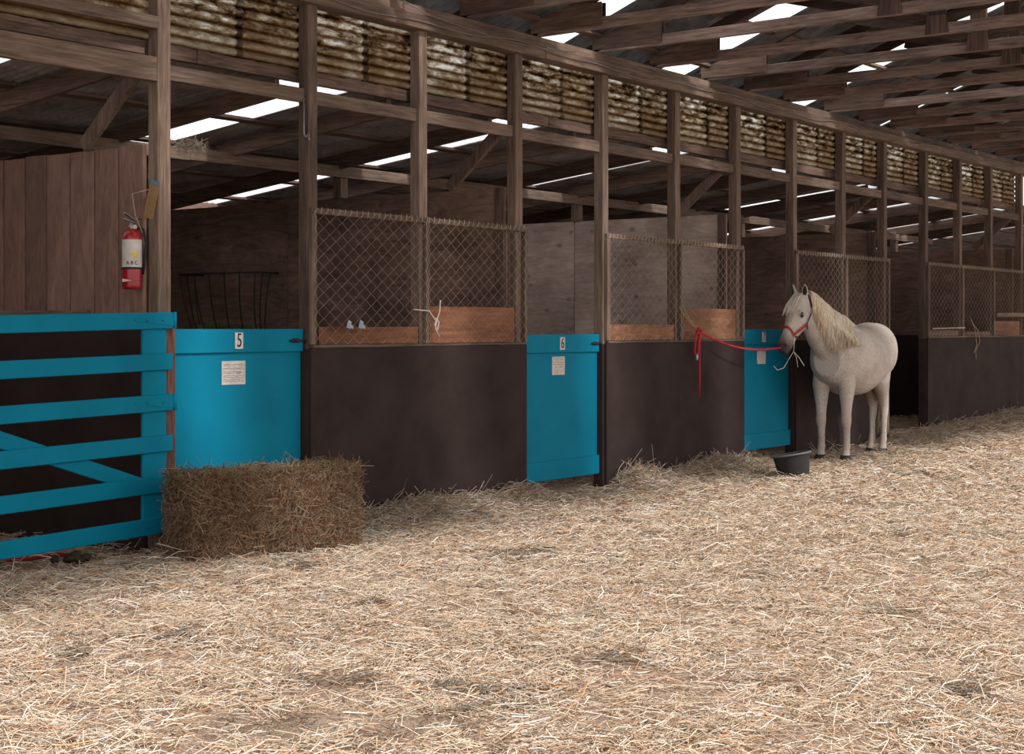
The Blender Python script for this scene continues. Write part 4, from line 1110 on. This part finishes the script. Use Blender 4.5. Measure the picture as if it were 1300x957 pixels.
# halter
hal = thing('halter', '', 'x', (0, 0, 0)); hal.parent = horse; hal.matrix_local = Matrix.Identity(4); WM[hal.name] = HW.copy()
for k in ('label', 'category'): del hal[k]
def head_ring(s_, m=1.06, a0=0, a1=2*PI, n_=28):
    w = np.interp(s_, [q[0] for q in hsz], [q[1] for q in hsz]); h = np.interp(s_, [q[0] for q in hsz], [q[2] for q in hsz]); o_ = np.interp(s_, [q[0] for q in hsz], [q[3] for q in hsz])
    out = []
    for k in range(n_+1):
        a = a0+(a1-a0)*k/n_; ca, sa = math.cos(a), math.sin(a); e = 2.25
        out.append(POLL+hd*s_+hu*(o_+float(h)*m*math.copysign(abs(sa)**(2/e), sa))+hs*float(w)*m*math.copysign(abs(ca)**(2/e), ca))
    return out
def strap(pts, w, mat, name, wd):
    """flat webbing following pts; wd = width direction"""
    m2 = MB(); vs = []; fs = []; n_ = len(pts)
    for i, p in enumerate(pts):
        d = (pts[min(i+1, n_-1)]-pts[max(i-1, 0)]).normalized(); wv = V(wd)-d*V(wd).dot(d); wv.normalize(); nn = d.cross(wv)
        for a, b in ((-1, -1), (1, -1), (1, 1), (-1, 1)): vs.append(H(p+wv*w/2*a+nn*.0025*b))
    for i in range(n_-1):
        for k in range(4): fs.append((i*4+k, i*4+(k+1) % 4, (i+1)*4+(k+1) % 4, (i+1)*4+k))
    fs += [(3, 2, 1, 0), tuple((n_-1)*4+k for k in range(4))]
    m2.add(vs, fs); return m2.build(name, mat, hal)
nb = head_ring(.375, 1.09)
# noseband: dips from the front of the nose back to a ring at the side
nb = [p+hd*(.05*(1-abs(math.sin(2*PI*k/28)))) for k, p in enumerate(nb)]
strap(nb[0:15], .022, M['halter'], 'noseband', hd)
strap(nb[14:]+[nb[0]], .02, M['strapdark'], 'chin_strap', hd)
for s_ in (1, -1):
    rgp = POLL+hd*.425+hs*s_*.066-hu*.0
    m2 = MB(); m2.lathe(H(rgp), [(.016, -.003), (.02, 0), (.016, .003), (.012, 0), (.016, -.003)], 14, Hd(hs), closed=False); m2.build('ring', M['steel'], hal)
    jaw = POLL+hd*.24+hs*s_*.104-hu*.085; thr = POLL+hd*.10+hs*s_*.112-hu*.07; top = POLL-hd*.03+hs*s_*.085+hu*.03
    strap([rgp, rgp.lerp(jaw, .5)+hs*s_*.008, jaw], .022, M['halter'], 'cheek_strap', hu)
    strap([jaw, jaw.lerp(thr, .5)+hs*s_*.004, thr, thr.lerp(top, .5)+hs*s_*.008, top], .02, M['strapdark'], 'crown_strap', hd)
jawc = [POLL+hd*.24+hs*.104-hu*.085, POLL+hd*.26+hs*.06-hu*.185, POLL+hd*.26-hu*.20, POLL+hd*.26-hs*.06-hu*.185, POLL+hd*.24-hs*.104-hu*.085]
strap(jawc, .02, M['strapdark'], 'throat_strap', hd)
m2 = MB(); r0 = POLL+hd*.43+hs*.07-hu*.01
m2.tube([H(r0), H(r0+V((.0, .0, -.07))), H(r0+V((.02, -.0, -.15)))], .0032, 5)
kx = r0+V((.02, 0, -.15))
m2.tube([H(kx), H(kx+V((.0, .03, -.06))), H(kx+V((.01, .05, -.15)))], .0032, 5)
m2.tube([H(kx), H(kx+V((-.0, .06, -.06))), H(kx+V((-.03, .1, -.14)))], .004, 5)
m2.tube([H(kx), H(kx+V((.04, -.03, -.07))), H(kx+V((.10, -.06, -.16))), H(kx+V((.16, -.10, -.18))), H(kx+V((.2, -.12, -.14)))], .0032, 5)
m2.build('halter_cord', M['twine'], hal)

# ------------------------------------------------------------ lead rope
lr = thing('lead_rope', 'red lead rope running from the wire screen knot to the horse halter', 'rope', (12.4, -.08, 1.3))
K = V((12.38, -.085, 1.30))
chin = H(POLL+hd*.50-hu*.085)
pts = []
for k in range(19):
    q = k/18; p = K.lerp(chin, q); p.z -= .10*math.sin(PI*q)*(1-.15*q); pts.append(p)
MB().tube(pts, .0095, 7).build('tied_length', M['rope'], lr)
m2 = MB()
for k in range(4):
    ang = k*1.4; m2.tube([K+V((math.cos(ang+j*.7)*.026, -.01+.012*math.sin(j*1.3), math.sin(ang+j*.7)*.03)) for j in range(8)], .010, 7)
m2.build('knot', M['rope'], lr)
MB().tube([K+V((.0, -.02, 0)), K+V((-.01, -.02, -.2)), K+V((.005, -.015, -.4)), K+V((-.005, -.015, -.6))], .009, 7).build('hanging_end', M['rope'], lr)
MB().tube([K+V((-.02, -.01, 0)), K+V((-.08, -.02, -.05)), K+V((-.10, -.02, -.18)), K+V((-.075, -.02, -.23)), K+V((-.04, -.02, -.2)), K+V((-.02, -.02, -.05))], .009, 7).build('slip_loop', M['rope'], lr)
MB().lathe(K+V((-.075, -.03, -.235)), [(.010, -.03), (.014, -.02), (.014, .02), (.009, .03)], 10).build('snap', M['steel'], lr)
m2 = MB(); m2.tube([(12.10, -.046, 1.53), (12.2, -.055, 1.44), K+V((-.01, 0, .01))], .0045, 5); m2.tube([(12.16, -.046, 1.54), (12.26, -.055, 1.43), K+V((.01, 0, .01))], .0045, 5)
tag(m2.build('tie_twine', M['nest']), 'doubled tan twine tying the red rope to the second wire screen', 'twine', 'twine scraps')

# ------------------------------------------------------------ light
w = bpy.data.worlds.new('world'); bpy.context.scene.world = w; w.use_nodes = True
nt = w.node_tree; bg = nt.nodes['Background']; bg.inputs[0].default_value = (1.0, .965, .935, 1); bg.inputs[1].default_value = 1.75
sun = bpy.data.lights.new('sun', 'SUN'); sun.energy = 5.6; sun.angle = math.radians(6); sun.color = (1, .955, .92)
so = bpy.data.objects.new('sun', sun); C.objects.link(so)
el = math.radians(37.5); az_ = V((-.15, -1, 0)).normalized()
dirv = V((az_.x*math.cos(el), az_.y*math.cos(el), math.sin(el)))
so.rotation_euler = dirv.to_track_quat('Z', 'Y').to_euler(); so.location = (0, -20, 15)

# ------------------------------------------------------------ camera
cam = bpy.data.cameras.new('camera'); co = bpy.data.objects.new('camera', cam); C.objects.link(co)
co.location = (0, -7.17, 1.35); co.rotation_euler = (PI/2, 0, math.radians(36.705-90))
cam.sensor_fit = 'HORIZONTAL'; cam.sensor_width = 36; cam.lens = 1945/1300*36; cam.shift_y = -(478.5-414)/1300; cam.clip_end = 200
sc = bpy.context.scene; sc.camera = co
sc.view_settings.view_transform = 'Standard'; sc.view_settings.look = 'None'; sc.view_settings.gamma = 1; sc.view_settings.use_curve_mapping = False
sc.view_settings.exposure = 0.0
